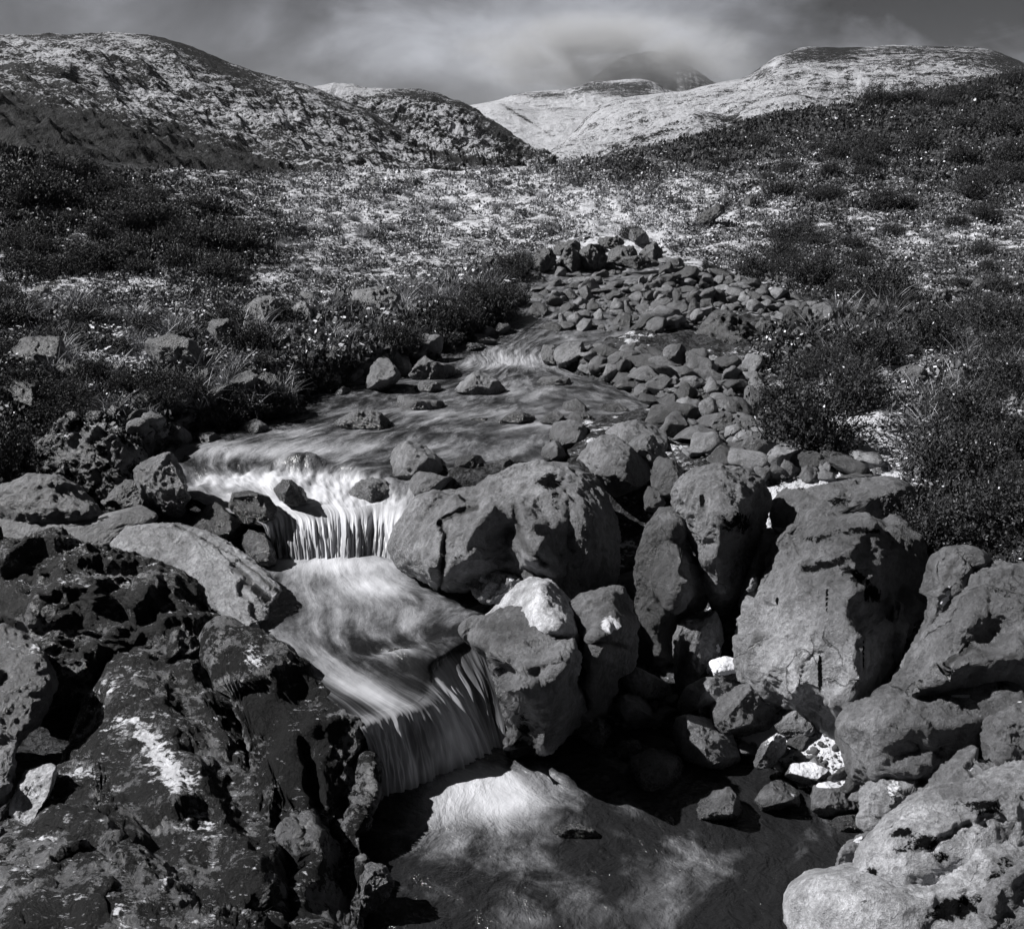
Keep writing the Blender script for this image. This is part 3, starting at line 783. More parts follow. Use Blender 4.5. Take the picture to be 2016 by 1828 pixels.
ROCKS = []
def rock(name, label, outline, base=None, d=None, thick=.55, lean=.5, seed=0, sub=6, rough=.05, facets=0, box=.8, tone=.17, lichen=-.16, snow=-.3, wet=0.,
         crack=0., dents=(), grooves=(), black=(), white=(), wets=(), stri=None, cat=None, soft=2.5, group=None, relief=None, frac=0., fn=14, tones=(), small=1.0, lift=0.0):
    poly = pts(outline)
    c, th, rr = polar(poly, soft=soft)
    lo, hi = poly[:, 1].max(), poly[:, 1].min()
    if d is None:
        d0 = dz(lo, base)
        hh = (lo - hi) / FD * d0
        T = thick * min((poly[:, 0].max() - poly[:, 0].min()) / FD * d0, hh * 1.25)
        d = d0 + lean * hh * .5 + .15 * T
    else:
        hh = (lo - hi) / FD * d
        T = thick * min((poly[:, 0].max() - poly[:, 0].min()) / FD * d, hh * 1.25)
    v, f = ico(sub)
    a, dep, b = v[:, 0], v[:, 1], v[:, 2]
    rho = np.hypot(a, b)
    ang = np.arctan2(-b, a)
    r = np.interp(ang, np.append(th, math.pi), np.append(rr, rr[0]))
    rad = np.power(rho, box)
    ox, oy = np.cos(ang) * rad * r, np.sin(ang) * rad * r
    off = np.sign(dep) * np.power(np.abs(dep), box) * T
    size = max(hh, T)
    # local box coordinates used for facets and roughness
    q = np.stack([ox / r.max(), off / T, -oy / r.max()], -1)
    rg = np.random.default_rng(100 + seed)
    tone *= 1.05
    if relief is None:
        for k in range(max(facets + 7, 0)):          # flat broken faces: convex cuts on the camera side and on top
            n = rg.normal(size=3); n[1] = -abs(n[1]) * .8 - .1; n[2] = n[2] * .8 + .25; n /= np.linalg.norm(n)
            h = rg.uniform(.5, .78) if k < facets else rg.uniform(.6, .86)
            ex = np.maximum(q @ n - h * (q @ n).max(), 0)
            q = q - n * (ex * .93)[:, None]
        ox, oy, off = q[:, 0] * r.max(), -q[:, 2] * r.max(), q[:, 1] * T
    px, py = c[0] + ox, c[1] + oy
    fr = sst(.25, -.1, dep)
    if relief is not None:                      # sculpted front: control points give how far the face stands out
        rp = pts(relief)
        ol = np.stack([c[0] + np.cos(th[::9]) * rr[::9], c[1] + np.sin(th[::9]) * rr[::9]], -1)
        X = np.concatenate([rp[:, :2], ol]); Y = np.concatenate([rp[:, 2], np.zeros(len(ol))])
        q2 = lambda a_, b_: np.sqrt((a_[:, None, 0] - b_[None, :, 0]) ** 2 + (a_[:, None, 1] - b_[None, :, 1]) ** 2 + 81.)
        Wt_ = np.linalg.solve(q2(X, X) + np.eye(len(X)) * 1e-6, Y)
        h_ = np.zeros(len(px))
        for k_ in range(len(X)): h_ += Wt_[k_] * np.sqrt((px - X[k_, 0]) ** 2 + (py - X[k_, 1]) ** 2 + 81.)
        off = np.where(dep <= 0, -h_ - .18 * T * np.sqrt(np.maximum(1 - rho ** 2, 0)), off)
    for (x, y, rx, ry, am, *ro) in dents:
        off = off + fr * am * gauss(px, py, x, y, rx, ry, *(ro or [0]))
    gmask = 0 * off
    for (ln, wd, am) in grooves:
        dd = seg_dist(px + 4 * pnoise(np.stack([px, py, 0 * px], -1) * .05), py, pts(ln))
        k_ = np.exp(-(dd / wd) ** 2)
        off = off + fr * am * k_; gmask = np.maximum(gmask, k_ * fr * (am > 0) * (wd < 9))
    yv = d + off + lean * (-(oy) / FD * d)
    w = P(px, py, yv)
    # roughness
    nn = vnormals(w, f)
    k = 1 / max(size, .02)
    n1 = fbm(w * k * 1.3 + seed * 3.1, 3, .5)
    n2 = fbm(w * k * 4.2 + seed * 1.7, 5, .58, ridged=True)
    if frac:                                   # fractured panels: every cell steps and tilts a little on its own
        rgf = np.random.default_rng(500 + seed); ids = rgf.choice(np.where(dep < .1)[0], fn); sd_ = w[ids]
        an = np.array([1., 1.3, .8]) / size; wq = (w + .10 * size * fbm(w * k * 3 + seed, 3)[:, None]) * an
        d2 = ((wq[:, None] - (sd_ * an)[None]) ** 2).sum(2); d2 -= d2.min(1)[:, None]
        ww = np.exp(-d2 / .005); ww /= ww.sum(1)[:, None]
        off_ = rgf.uniform(-1, 1, fn)[None] * .6 + ((wq[:, None] - (sd_ * an)[None]) * rgf.normal(0, 1.3, (1, fn, 3))).sum(2)
        w = w + nn * (frac * size * np.clip((ww * off_).sum(1), -1.6, 1.6))[:, None]
    n3 = fbm(w * 9.0 + seed, 4, .6, ridged=True)
    w = w + nn * (rough * size * (n1 * 1.3 + (n2 - .2) * .8 * small) + .010 * min(1, size / .4) * (n3 - .3))[:, None]
    if stri:
        wd = np.array(stri[0], float); wd /= np.linalg.norm(wd)
        al = w @ wd; per = w - al[:, None] * wd
        sn_ = fbm(np.concatenate([per[:, :1] * stri[2], per[:, 2:] * stri[2], (al * stri[2] * .08)[:, None]], 1), 5, .6, ridged=True)
        w = w + nn * (sn_ * stri[1])[:, None]
    w[:, 2] += lift
    px, py, _ = proj(w)
    me = mesh_np(name, w, f)
    L = lichen + 0 * px
    for (x, y, rx, ry, am, *ro) in black: L = np.maximum(L, lichen + fr * am * gauss(px, py, x, y, rx, ry, *(ro or [0])))
    S = snow + 0 * px
    for (x, y, rx, ry, am, *ro) in white: S = S + fr * am * gauss(px, py, x, y, rx, ry, *(ro or [0]))
    Wt = wet + 0 * px
    band = sst(base + .17, base + .07, w[:, 2] + .05 * fbm(w * 5, 3)) if base is not None else 0 * px    # wet dark band above the water
    Wt = Wt + .8 * band
    for (x, y, rx, ry, am, *ro) in wets: Wt = Wt + fr * am * gauss(px, py, x, y, rx, ry, *(ro or [0]))
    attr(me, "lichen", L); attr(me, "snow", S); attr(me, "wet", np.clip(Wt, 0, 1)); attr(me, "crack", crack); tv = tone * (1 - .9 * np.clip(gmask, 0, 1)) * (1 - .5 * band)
    for (x, y, rx, ry, am, *ro) in tones: tv = tv * (1 + (am - 1) * gauss(px, py, x, y, rx, ry, *(ro or [0])))  # washed and lichen-dark rock colour, plus shade and lit edges painted in
    attr(me, "tone", tv)
    o = link(name, me, M_ROCK)
    tag(o, label, cat or name.split('_')[-1], group)
    o.data["w"] = 0
    ROCKS.append((o, w, f))
    return o

def snow_cap(parent, center, rx, ry, thick, thr=.25):
    """a layer of snow lying on part of a rock, as a child mesh that follows the rock's surface"""
    o, w, f = next(r for r in ROCKS if r[0] == parent)
    px, py, _ = proj(w); n = vnormals(w, f)
    m = gauss(px, py, center[0], center[1], rx, ry) * sst(-.1, .35, n[:, 2])
    m = m + .22 * fbm(w * 9, 4, .6)
    keep = (m > thr)
    fk = f[keep[f].all(1)]
    if len(fk) < 8: return None
    ids, inv = np.unique(fk, return_inverse=True); inv = inv.reshape(-1, 3)
    h = sst(thr, thr + .3, m[ids]) * thick - .003
    v = w[ids] + n[ids] * h[:, None]; v[:, 2] += h * .4
    return link("snow_cap", mesh_np("snow_cap", v, inv), M_SNOW, o)

R = rock
# --- rocks of the gorge, middle of the picture
R("boulder", "huge smooth pale boulder with black lichen on its crown, right of the upper waterfall",
  "757,1075 772,1039 791,1007 820,975 858,955 909,951 951,946 989,939 1024,923 1063,915 1108,917 1146,930 1178,955 1197,984 1210,1026 1214,1064 1216,1103 1216,1140 1190,1195 1100,1200 1040,1175 960,1150 905,1170 868,1168 839,1146 810,1133 775,1112",
  base=.5, thick=.62, lean=.55, relief="790,1060,.10 820,1020,.18 850,980,.15 850,1060,.30 840,1110,.30 868,1130,.38 905,1030,.38 900,1080,.45 920,1110,.48 930,990,.22 960,965,.12 940,1040,.46 970,1060,.25 990,1095,.20 1000,1040,.20 965,1110,.36 1010,1115,.32 960,1000,.42 1005,985,.36 1010,1000,.46 1022,1030,.52 1030,1070,.57 1045,1100,.62 1060,1010,.42 1080,960,.25 1120,940,.12 1090,1040,.44 1110,1080,.36 1130,1040,.42 1150,1000,.35 1170,1060,.38 1190,1020,.22 1200,1090,.25 1150,1110,.40 1100,1130,.5", frac=0.018, fn=12, tones=[(985,1085,45,50,.55),(1170,1060,50,90,.65),(1110,1165,90,45,.4),(850,1060,60,60,1.25),(1060,940,90,30,1.2)], seed=1, sub=7, rough=0.03, tone=0.16, crack=.2, box=.72, small=1.0,  # tones paint shade into the hollow and the lower right
  dents=[(845, 1010, 12, 60, .06, .75)],
  grooves=[("868,1030 876,1050 874,1095 868,1165", 5, .09), ("876,1020 905,1005 935,995", 5, .05), ("1015,1000 1020,1050 1035,1080 1075,1110", 6, .05), ("1120,1010 1115,1060 1135,1110", 12, .05)],
  black=[(1083,948,34,28,.34),(1092,985,18,36,.32),(885,1020,26,10,.2),(905,1095,24,14,.2),(930,1000,70,12,.12)], white=[(885, 1132, 14, 9, .7), (800, 1115, 14, 12, .25)],
  wets=[(790, 1090, 40, 60, .9), (860, 1120, 60, 30, .7)])
R("boulder", "dark hollowed rock knob at the right foot of the huge pale boulder",
  "1032,1130 1037,1105 1060,1088 1090,1088 1120,1105 1142,1140 1152,1190 1140,1230 1090,1240 1055,1190", d=7.2, thick=.4, frac=0.07, fn=10, seed=2, rough=.035, tone=0.06, lichen=-.1, dents=[(1060, 1120, 20, 12, .08)], lean=.5)
R("rock", "low wet rock with two snow patches at the foot of the huge pale boulder",
  "912,1150 935,1135 960,1127 990,1130 1010,1132 1035,1130 1045,1160 1010,1195 975,1190 940,1172", d=7.35, thick=.4, frac=0.08, fn=10, seed=3, rough=.05, tone=.16, wet=.8, white=[(950, 1140, 20, 8, .75, .4), (1005, 1143, 8, 10, .7)], black=[], lean=1.0)
R("boulder", "bright sunlit angular white boulder behind the square block beside the lower waterfall",
  "955,1215 1000,1165 1021,1147 1047,1134 1063,1136 1092,1144 1111,1167 1137,1204 1146,1247 1140,1290 1080,1300 1000,1290 960,1260", d=6.75, thick=.6, relief="1000,1190,.12 1040,1170,.2 1070,1155,.25 1090,1200,.42 1105,1240,.5 1030,1230,.28 1125,1210,.22 1132,1240,.25 1050,1270,.35", frac=0.03, fn=10, seed=4, rough=0.0225, tone=0.46, box=.7,
  lean=.75, soft=1.5)
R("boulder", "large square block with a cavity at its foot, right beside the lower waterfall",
  "910,1240 930,1220 1005,1198 1060,1203 1085,1215 1105,1245 1140,1248 1148,1300 1147,1400 1125,1455 1075,1492 1000,1494 994,1420 982,1350 965,1300 938,1275", base=-.05, thick=.62, lean=.32, relief="930,1240,.0 1000,1215,.05 1060,1215,.10 1085,1228,-.04 960,1258,.22 1000,1246,.22 1040,1255,.26 1010,1278,.42 1060,1280,.44 1100,1272,.46 1130,1262,.38 1000,1320,.52 1060,1330,.6 1130,1320,.42 1142,1290,.25 1010,1400,.55 1075,1400,.64 1120,1400,.40 1005,1470,.5 1070,1475,.6 975,1310,.35 990,1360,.45", frac=0.045, fn=14, tones=[(1000,1232,60,14,.5),(1000,1258,60,9,.6),(1130,1350,22,90,1.4),(1035,1450,34,50,.2),(985,1400,24,90,.5)], seed=5, sub=7, rough=0.027, tone=0.115, box=.62, small=1.0, soft=1.6,  # shade painted on the ledge and in the cavity, light on the right edge
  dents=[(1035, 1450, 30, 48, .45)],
  grooves=[("1000,1350 1050,1325 1110,1300", 9, .03)], black=[(1035, 1450, 35.1, 59.4, 0.31)], wets=[(985, 1380, 20, 100, .9), (1000, 1300, 60, 40, .4)])  # black patch deepens the painted shade of the cavity
R("boulder", "tall rock with bright snow on its shoulder, between the square block and the gorge",
  "1120,1190 1160,1165 1200,1150 1228,1155 1242,1190 1247,1235 1240,1300 1210,1335 1188,1405 1165,1440 1135,1440 1125,1340", base=.02, thick=.6, relief="1160,1200,.15 1200,1180,.12 1225,1200,.1 1190,1240,.4 1225,1240,.3 1160,1260,.38 1180,1300,.42 1215,1290,.2 1150,1350,.35 1170,1390,.2", frac=0.06, fn=12, tones=[(1190,1380,50,60,.5)], seed=6, rough=0.0375, tone=0.1, lean=.35, box=.7, white=[(1205, 1232, 26, 22, .75, .6)], wets=[(1200, 1290, 40, 50, .5)], grooves=[("1140,1270 1190,1262 1230,1275", 5, .04)])
R("boulder", "small leaning wedge of rock at the dark gorge mouth, left of the tall gorge slab",
  "1140,1355 1168,1360 1178,1400 1172,1440 1135,1445", base=.02, thick=.5, seed=7, rough=.03, tone=0.07, lean=.2, sub=5)
R("boulder", "shadowed rock jutting out of the dark gorge below the domed boulder",
  "1215,1130 1245,1125 1282,1132 1284,1160 1268,1195 1235,1190", d=7.5, thick=.6, seed=8, rough=.03, tone=0.07, sub=5)
R("slab", "tall dark slab standing upright in the gorge with a sunlit top edge painted pale",
  "1240,1180 1262,1090 1278,1035 1305,1010 1330,1013 1345,1065 1378,1140 1388,1190 1345,1225 1335,1340 1290,1345 1248,1290", d=7.25, thick=.38, relief="1280,1100,.05 1320,1100,.2 1347,1100,.32 1362,1150,.34 1290,1200,.1 1335,1200,.28 1300,1290,.15 1325,1040,.12", frac=0.06, fn=12, tones=[(1356,1120,16,80,2.6),(1315,1018,20,8,2.4),(1285,1200,40,120,.6)], seed=9, rough=0.0375, tone=0.06, lean=.22, lichen=-.12, box=.65, soft=1.6,  # sunlit right strip, top edge and shaded left face painted into the tone
  crack=.3)
R("boulder", "tall top-shaped boulder narrowing downward, shadow painted black under its brow, right of the gorge",
  "1330,965 1342,940 1368,920 1418,908 1473,923 1503,945 1514,980 1502,1015 1490,1070 1475,1120 1453,1165 1430,1212 1403,1200 1385,1150 1374,1100 1348,1045 1333,1010",
  base=.55, thick=.7, lean=.15, relief="1345,1000,.05 1370,960,.2 1420,940,.2 1400,1000,.42 1440,1000,.48 1480,970,.25 1450,1022,.52 1462,1048,.28 1420,1060,.44 1400,1100,.42 1482,1040,.12 1440,1100,.28 1410,1150,.32 1440,1150,.16 1390,1080,.25", frac=0.02, fn=14, tones=[(1370,1030,34,90,1.25),(1468,1090,44,80,.4),(1450,1030,50,20,.6)], seed=10, sub=7, rough=0.033, tone=0.15, box=.78, small=1.0,  # tones paint the shade below the brow and down the right side
  black=[(1460,1030,55,30,.27),(1382,985,9,24,.4),(1440,935,50,10,.22)], white=[(1418, 1083, 16, 14, .42)], grooves=[("1355,1050 1380,1120 1390,1180", 6, .04)])  # first black patch paints the shadow of the brow
R("boulder", "big domed grey boulder resting on top, above the dark mouth of the gorge",
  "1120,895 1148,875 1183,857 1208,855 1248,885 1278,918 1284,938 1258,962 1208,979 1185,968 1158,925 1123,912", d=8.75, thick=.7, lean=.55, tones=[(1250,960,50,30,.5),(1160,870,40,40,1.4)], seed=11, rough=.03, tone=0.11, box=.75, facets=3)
R("boulder", "broad flat grey boulder just behind the domed boulder, at the stream edge",
  "1185,850 1215,832 1250,827 1290,834 1312,852 1318,880 1300,905 1250,900 1200,880", base=1.17, thick=.6, seed=12, rough=.03, tone=.15, facets=2, sub=5, lean=.8)
R("boulder", "angular boulder with a sharp shoulder leaning on the right of the domed boulder",
  "1228,872 1262,850 1285,852 1310,885 1320,900 1300,930 1262,915", d=9.0, thick=.6, seed=13, rough=.03, tone=.13, facets=5, sub=5)
R("boulder", "shadowed boulder wedged between the domed boulder and the top-shaped boulder",
  "1270,920 1290,898 1325,905 1350,930 1352,950 1335,985 1295,975 1275,945", d=8.3, thick=.6, seed=14, rough=.03, tone=0.07, sub=5)
R("boulder", "half hidden stone deep in the black cleft under the domed boulder",
  "1262,975 1275,955 1295,965 1310,990 1300,1010 1270,1005", d=8.2, thick=.6, seed=15, rough=.03, tone=0.06, sub=5)
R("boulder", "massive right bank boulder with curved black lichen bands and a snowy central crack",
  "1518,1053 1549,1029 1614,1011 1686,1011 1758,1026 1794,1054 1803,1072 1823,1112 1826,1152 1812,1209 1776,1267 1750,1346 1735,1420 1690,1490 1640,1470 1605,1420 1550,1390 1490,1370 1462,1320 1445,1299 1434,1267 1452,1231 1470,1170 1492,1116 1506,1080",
  d=6.65, thick=.55, lean=.42, relief="1460,1280,.1 1500,1180,.2 1520,1100,.1 1550,1250,.4 1500,1330,.3 1600,1300,.56 1600,1180,.45 1560,1120,.25 1600,1060,.12 1680,1050,.16 1740,1060,.12 1650,1130,.36 1690,1165,.52 1735,1150,.2 1740,1200,.28 1660,1230,.66 1695,1260,.72 1700,1340,.76 1650,1340,.60 1770,1120,.10 1795,1180,.03 1765,1240,.28 1745,1290,.42 1612,1330,.57 1625,1400,.58 1560,1370,.5 1690,1420,.6", frac=0.045, fn=20, tones=[(1550,1310,110,110,1.7),(1640,1050,190,55,.45),(1800,1150,70,150,.35),(1700,1330,60,80,1.2),(1620,1140,90,40,.6)], seed=16, sub=7, rough=0.03, tone=0.15, box=.66, small=1.0, crack=.5,  # pale washed foot, lichen-dark crown; shade of the right face painted in
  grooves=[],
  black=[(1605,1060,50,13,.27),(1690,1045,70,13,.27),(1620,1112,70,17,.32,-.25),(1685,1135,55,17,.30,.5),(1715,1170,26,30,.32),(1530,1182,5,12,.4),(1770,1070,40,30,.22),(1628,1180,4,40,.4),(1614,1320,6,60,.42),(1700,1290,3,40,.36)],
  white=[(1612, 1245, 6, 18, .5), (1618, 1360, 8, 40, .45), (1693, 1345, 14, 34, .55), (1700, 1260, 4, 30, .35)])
R("rock", "rounded rock flank with a vertical ridge, against the right of the massive right bank boulder",
  "1735,1175 1760,1165 1785,1180 1790,1230 1765,1290 1735,1330 1700,1330 1710,1260", d=6.35, thick=.5, frac=0.075, fn=9, seed=17, rough=.03, tone=0.1, lean=.4, sub=6, dents=[(1745, 1220, 8, 50, .07)])
R("slab", "flat lichen stained slab behind the massive right bank boulder, below the snowy gravel",
  "1508,990 1530,962 1600,955 1700,955 1750,950 1785,960 1800,1000 1760,1040 1640,1040 1560,1050 1515,1050", d=7.6, thick=.6, frac=0.09, fn=12, seed=18, rough=.03, tone=0.11, lean=1.0, black=[(1650, 985, 67.5, 32.4, 0.198, -0.3), (1520, 985, 21.6, 27, 0.155), (1730, 970, 54, 13.5, 0.186, -0.4)], box=.6)
R("rock", "narrow shaded rock filling the gap between the top-shaped boulder and the massive right bank boulder",
  "1495,1080 1505,1030 1530,1030 1545,1060 1520,1110 1490,1190 1460,1225 1452,1195", d=7.2, thick=.5, seed=19, rough=.03, tone=0.08, lean=.3, sub=5)
R("rock", "cracked rock ledge with a vertical line of snow, at the top-shaped boulder's foot",
  "1326,1232 1350,1218 1378,1215 1408,1200 1418,1222 1424,1262 1422,1300 1380,1335 1345,1375 1330,1360", base=.1, thick=.5, tones=[(1345,1300,20,60,.5)], seed=20, rough=.03, tone=0.15, lean=.35, soft=1.5, dents=[(1345, 1300, 16, 50, .12)], white=[(1414, 1275, 7, 40, .8), (1360, 1222, 20, 4, .4)])
R("stone", "small broken stone block wedged beside the foot of the top-shaped boulder", "1475,1135 1490,1122 1500,1140 1492,1160 1472,1165 1462,1150", d=6.9, thick=.6, seed=21, sub=5, tone=.2, facets=4, snow=-.2)
R("rock", "narrow rock with a bright snow streak on its side, below the dark bush at right",
  "1838,1100 1860,1086 1900,1082 1935,1100 1930,1150 1900,1195 1870,1235 1830,1290 1790,1320 1790,1270 1815,1210 1832,1150", d=6.0, thick=.5, frac=0.09, fn=12, seed=22, rough=.03, tone=0.09, lean=.4, white=[(1862, 1178, 10, 34, .95, .55)], lichen=-.12)
R("slope_rock", "great sloping rock face at the right edge under the black bush, crossed by a crack",
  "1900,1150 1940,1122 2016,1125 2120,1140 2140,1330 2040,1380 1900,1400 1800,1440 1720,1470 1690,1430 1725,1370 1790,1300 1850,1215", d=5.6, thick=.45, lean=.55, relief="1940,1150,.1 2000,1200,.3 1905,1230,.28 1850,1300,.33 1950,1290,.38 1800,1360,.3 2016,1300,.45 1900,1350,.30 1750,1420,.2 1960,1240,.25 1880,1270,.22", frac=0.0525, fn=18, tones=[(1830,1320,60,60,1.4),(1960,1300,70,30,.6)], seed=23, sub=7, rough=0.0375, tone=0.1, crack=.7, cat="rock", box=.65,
  dents=[(1930, 1260, 90, 22, .08, -.5), (1860, 1320, 80, 14, -.06, -.5)], lichen=-.15, grooves=[("1800,1370 1850,1310 1910,1270 2010,1290", 3, .02)], white=[(1900, 1330, 30, 6, .3)])
R("boulder", "low broad boulder below the sloping rock face, its foot by the snowy gravel",
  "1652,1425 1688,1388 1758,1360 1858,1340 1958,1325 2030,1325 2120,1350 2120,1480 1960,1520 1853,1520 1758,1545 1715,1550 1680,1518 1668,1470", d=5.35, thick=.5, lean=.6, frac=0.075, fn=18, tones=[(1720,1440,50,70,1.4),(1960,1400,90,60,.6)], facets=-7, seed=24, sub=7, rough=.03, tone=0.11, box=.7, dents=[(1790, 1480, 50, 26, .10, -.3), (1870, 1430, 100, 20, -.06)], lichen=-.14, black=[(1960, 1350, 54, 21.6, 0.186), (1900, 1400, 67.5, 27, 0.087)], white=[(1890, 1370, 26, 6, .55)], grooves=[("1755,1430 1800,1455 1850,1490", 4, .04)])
R("boulder", "dark mossy boulder at the right edge below the sloping rock face",
  "1905,1450 1930,1410 1980,1395 2030,1400 2100,1420 2100,1540 2000,1560 1930,1530", d=4.8, thick=.5, frac=0.105, fn=14, seed=25, rough=.05, tone=.10, lichen=-.04, white=[(2000, 1455, 16, 8, .55), (2005, 1380, 12, 5, .5)])
R("rock", "low pale rock with snowy folds between the snowy gravel and the big mottled boulder",
  "1690,1560 1720,1535 1760,1520 1830,1515 1860,1530 1840,1580 1790,1620 1740,1650 1700,1620", d=4.9, thick=.5, frac=0.12, fn=14, seed=26, rough=.05, tone=.2, lean=.8, white=[(1755, 1555, 20, 40, .5, .6), (1700, 1580, 12, 12, .4)])
R("rock", "long lichen spotted ridge of rock at the right edge above the big mottled boulder",
  "1740,1650 1790,1575 1850,1510 1920,1480 1960,1500 1990,1520 2080,1520 2080,1620 1900,1650 1800,1690", d=4.6, thick=.45, frac=0.12, fn=18, seed=27, rough=.045, tone=.15, lichen=-.1, lean=.7, white=[(1910, 1510, 14, 10, .5), (1870, 1490, 12, 12, .3)], sub=6)
R("boulder", "big pale mottled boulder with a large black moss patch, at lower right",
  "1672,1730 1690,1662 1733,1623 1808,1568 1908,1543 1983,1508 2060,1500 2140,1560 2140,1720 1990,1780 1850,1800 1750,1790 1700,1775", d=4.25, thick=.5, lean=.7, frac=0.06, fn=16, tones=[(1900,1560,90,30,.5)], facets=-7, seed=28, sub=7, rough=.03, tone=0.3, box=.7, lichen=-.13,
  black=[(1815,1660,75,27,.34,-.15),(1780,1640,45,18,.32),(1715,1722,14,22,.33),(1930,1590,80,30,.24),(1855,1685,45,22,.26)], white=[(1690, 1640, 18, 14, .4)])
R("boulder", "pale flat boulder with dark stains at the pool's lower right corner",
  "1566,1785 1580,1760 1608,1743 1683,1731 1758,1738 1830,1720 1880,1680 1935,1640 1975,1632 2060,1660 2140,1720 2140,1960 1600,1960 1575,1850", d=3.9, thick=.5, lean=.75, frac=0.075, fn=16, tones=[(2000,1760,60,90,.4)], facets=-7, seed=29, sub=7, rough=.03, tone=0.3, box=.66, lichen=-.15,
  black=[(1880,1790,90,34,.33,-.2),(1985,1730,55,80,.28),(1960,1660,16,16,.2),(1700,1775,20,8,.2)], white=[(1650, 1800, 30, 20, .1)])
R("rock", "dark spotted rock in the extreme lower right corner",
  "1930,1800 1960,1735 2016,1695 2120,1720 2120,1960 1940,1960", d=3.45, thick=.5, frac=0.07, fn=12, seed=30, rough=.05, tone=.16, lichen=-.05, sub=6)
R("stone", "dark narrow snow-topped stone at the pool edge, against the big mottled boulder",
  "1643,1715 1650,1680 1668,1645 1695,1625 1722,1640 1715,1690 1690,1732 1660,1738", d=4.45, thick=.5, seed=31, rough=.05, tone=.13, white=[(1690, 1650, 18, 12, .6), (1660, 1690, 10, 20, .3)], sub=5)
# --- stones of the lower pool and the beach
POOL = [
 ("broad dark wet stone in the pool below the square block, with a glinting front", "1218,1512 1245,1482 1275,1468 1325,1470 1352,1495 1360,1530 1345,1560 1255,1560", dict(tone=.075, facets=5, wet=.5, white=[(1290, 1520, 26, 8, .28)])),
 ("dark pointed stone standing in the middle of the pool, right part", "1355,1603 1363,1572 1395,1551 1437,1545 1455,1570 1463,1593 1442,1626 1390,1634", dict(tone=.08, facets=5, wet=.5)),
 ("dark stone with a snow rim at the pool edge, left of the snow-topped round stone", "1486,1575 1505,1545 1535,1519 1560,1524 1575,1555 1582,1592 1545,1606 1500,1598", dict(tone=.11, facets=3, snow=-.3, white=[(1560, 1565, 16, 12, .35), (1535, 1535, 14, 5, .4)])),
 ("round grey stone with a white snow top at the pool edge below the snowy gravel", "1578,1572 1600,1545 1635,1534 1665,1543 1695,1570 1702,1590 1650,1610 1600,1606", dict(tone=.15, white=[(1630, 1543, 36, 9, .8)])),
 ("low dark wet stone lying in the water, right of the snow-topped round stone", "1625,1622 1650,1606 1690,1602 1712,1620 1700,1640 1650,1642", dict(tone=.06, wet=.8)),
 ("nearly drowned dark stone breaking the surface in front of the lower waterfall foam", "1078,1636 1100,1623 1135,1620 1170,1632 1180,1644 1130,1656 1085,1650", dict(tone=.06, wet=.9, rough=.07)),
 ("long smooth lozenge-shaped pale stone lying at the pool edge", "1318,1440 1330,1413 1350,1406 1400,1413 1440,1440 1455,1478 1462,1510 1400,1516 1350,1497 1325,1470", dict(tone=.19, rough=.015, small=.4)),
 ("big angular dark boulder with one sunlit facet, above the lozenge-shaped stone", "1397,1390 1405,1362 1440,1349 1475,1349 1510,1385 1527,1415 1517,1443 1482,1458 1440,1455 1405,1428", dict(tone=.11, facets=4, base=.18, dents=[(1485, 1400, 34, 40, .12)])),
 ("smooth egg-shaped boulder standing in the shaded water under the gorge", "1203,1398 1225,1370 1250,1359 1275,1364 1300,1395 1307,1417 1285,1438 1250,1441 1215,1425", dict(tone=.13, rough=.02, small=.5)),
 ("small wet black stone with a glinting top beside the foot of the square block", "1138,1435 1150,1412 1180,1411 1205,1428 1212,1457 1180,1478 1150,1472", dict(tone=.08, wet=.8, facets=3)),
 ("leaning grey stone at the back of the gorge mouth, its top half sunlit", "1220,1348 1230,1315 1250,1312 1290,1329 1322,1350 1324,1375 1270,1374 1225,1366", dict(tone=.13, base=.15)),
 ("smooth slab under the snow-capped stone at the foot of the cracked ledge", "1328,1390 1350,1352 1385,1332 1440,1335 1485,1350 1470,1385 1400,1400 1345,1405", dict(tone=.17, base=.15, rough=.02, small=.5)),
 ("low stone with a half snow-covered top, left of the big angular dark boulder", "1343,1405 1370,1380 1400,1373 1412,1395 1405,1422 1350,1418", dict(tone=.15, base=.12, white=[(1382, 1384, 24, 8, .8)])),
 ("pale stone with snow on its top right, beside the big angular dark boulder", "1521,1424 1540,1400 1570,1392 1610,1404 1622,1432 1595,1452 1540,1450", dict(tone=.19, base=.2, white=[(1598, 1408, 20, 10, .75)])),
 ("small wet stone lapped by water, behind the broad dark wet stone", "1205,1472 1225,1458 1255,1456 1273,1468 1262,1492 1215,1494", dict(tone=.09, wet=.9)),
 ("stone buried in snow at the middle of the snowy gravel", "1480,1500 1500,1465 1530,1440 1548,1450 1545,1480 1520,1510 1495,1515", dict(tone=.17, base=.12, white=[(1525, 1460, 30, 22, .7)])),
 ("white snow-covered hump at the lower edge of the snowy gravel", "1545,1525 1560,1500 1600,1498 1640,1520 1645,1545 1590,1550", dict(tone=.17, base=.05, white=[(1595, 1515, 50, 20, .95)])),
 ("wet low rock at the foot of the dark left cliff, washed by the pool", "700,1790 708,1725 728,1702 755,1710 772,1735 760,1765 730,1800 708,1830", dict(tone=.10, wet=.9, rough=.06)),
 ("drowned smooth hump with water flowing over it, at the lip above the lower waterfall", "752,1292 770,1276 800,1274 825,1284 830,1300 790,1308", dict(tone=.07, wet=1., base=.50)),
]
for i, (lab, o, kw) in enumerate(POOL):
    k = dict(base=-.04, thick=.6, seed=40 + i, rough=.035, lean=.5, sub=6, lichen=-.2)
    k.update(kw)
    R("stone", lab, o, **k)
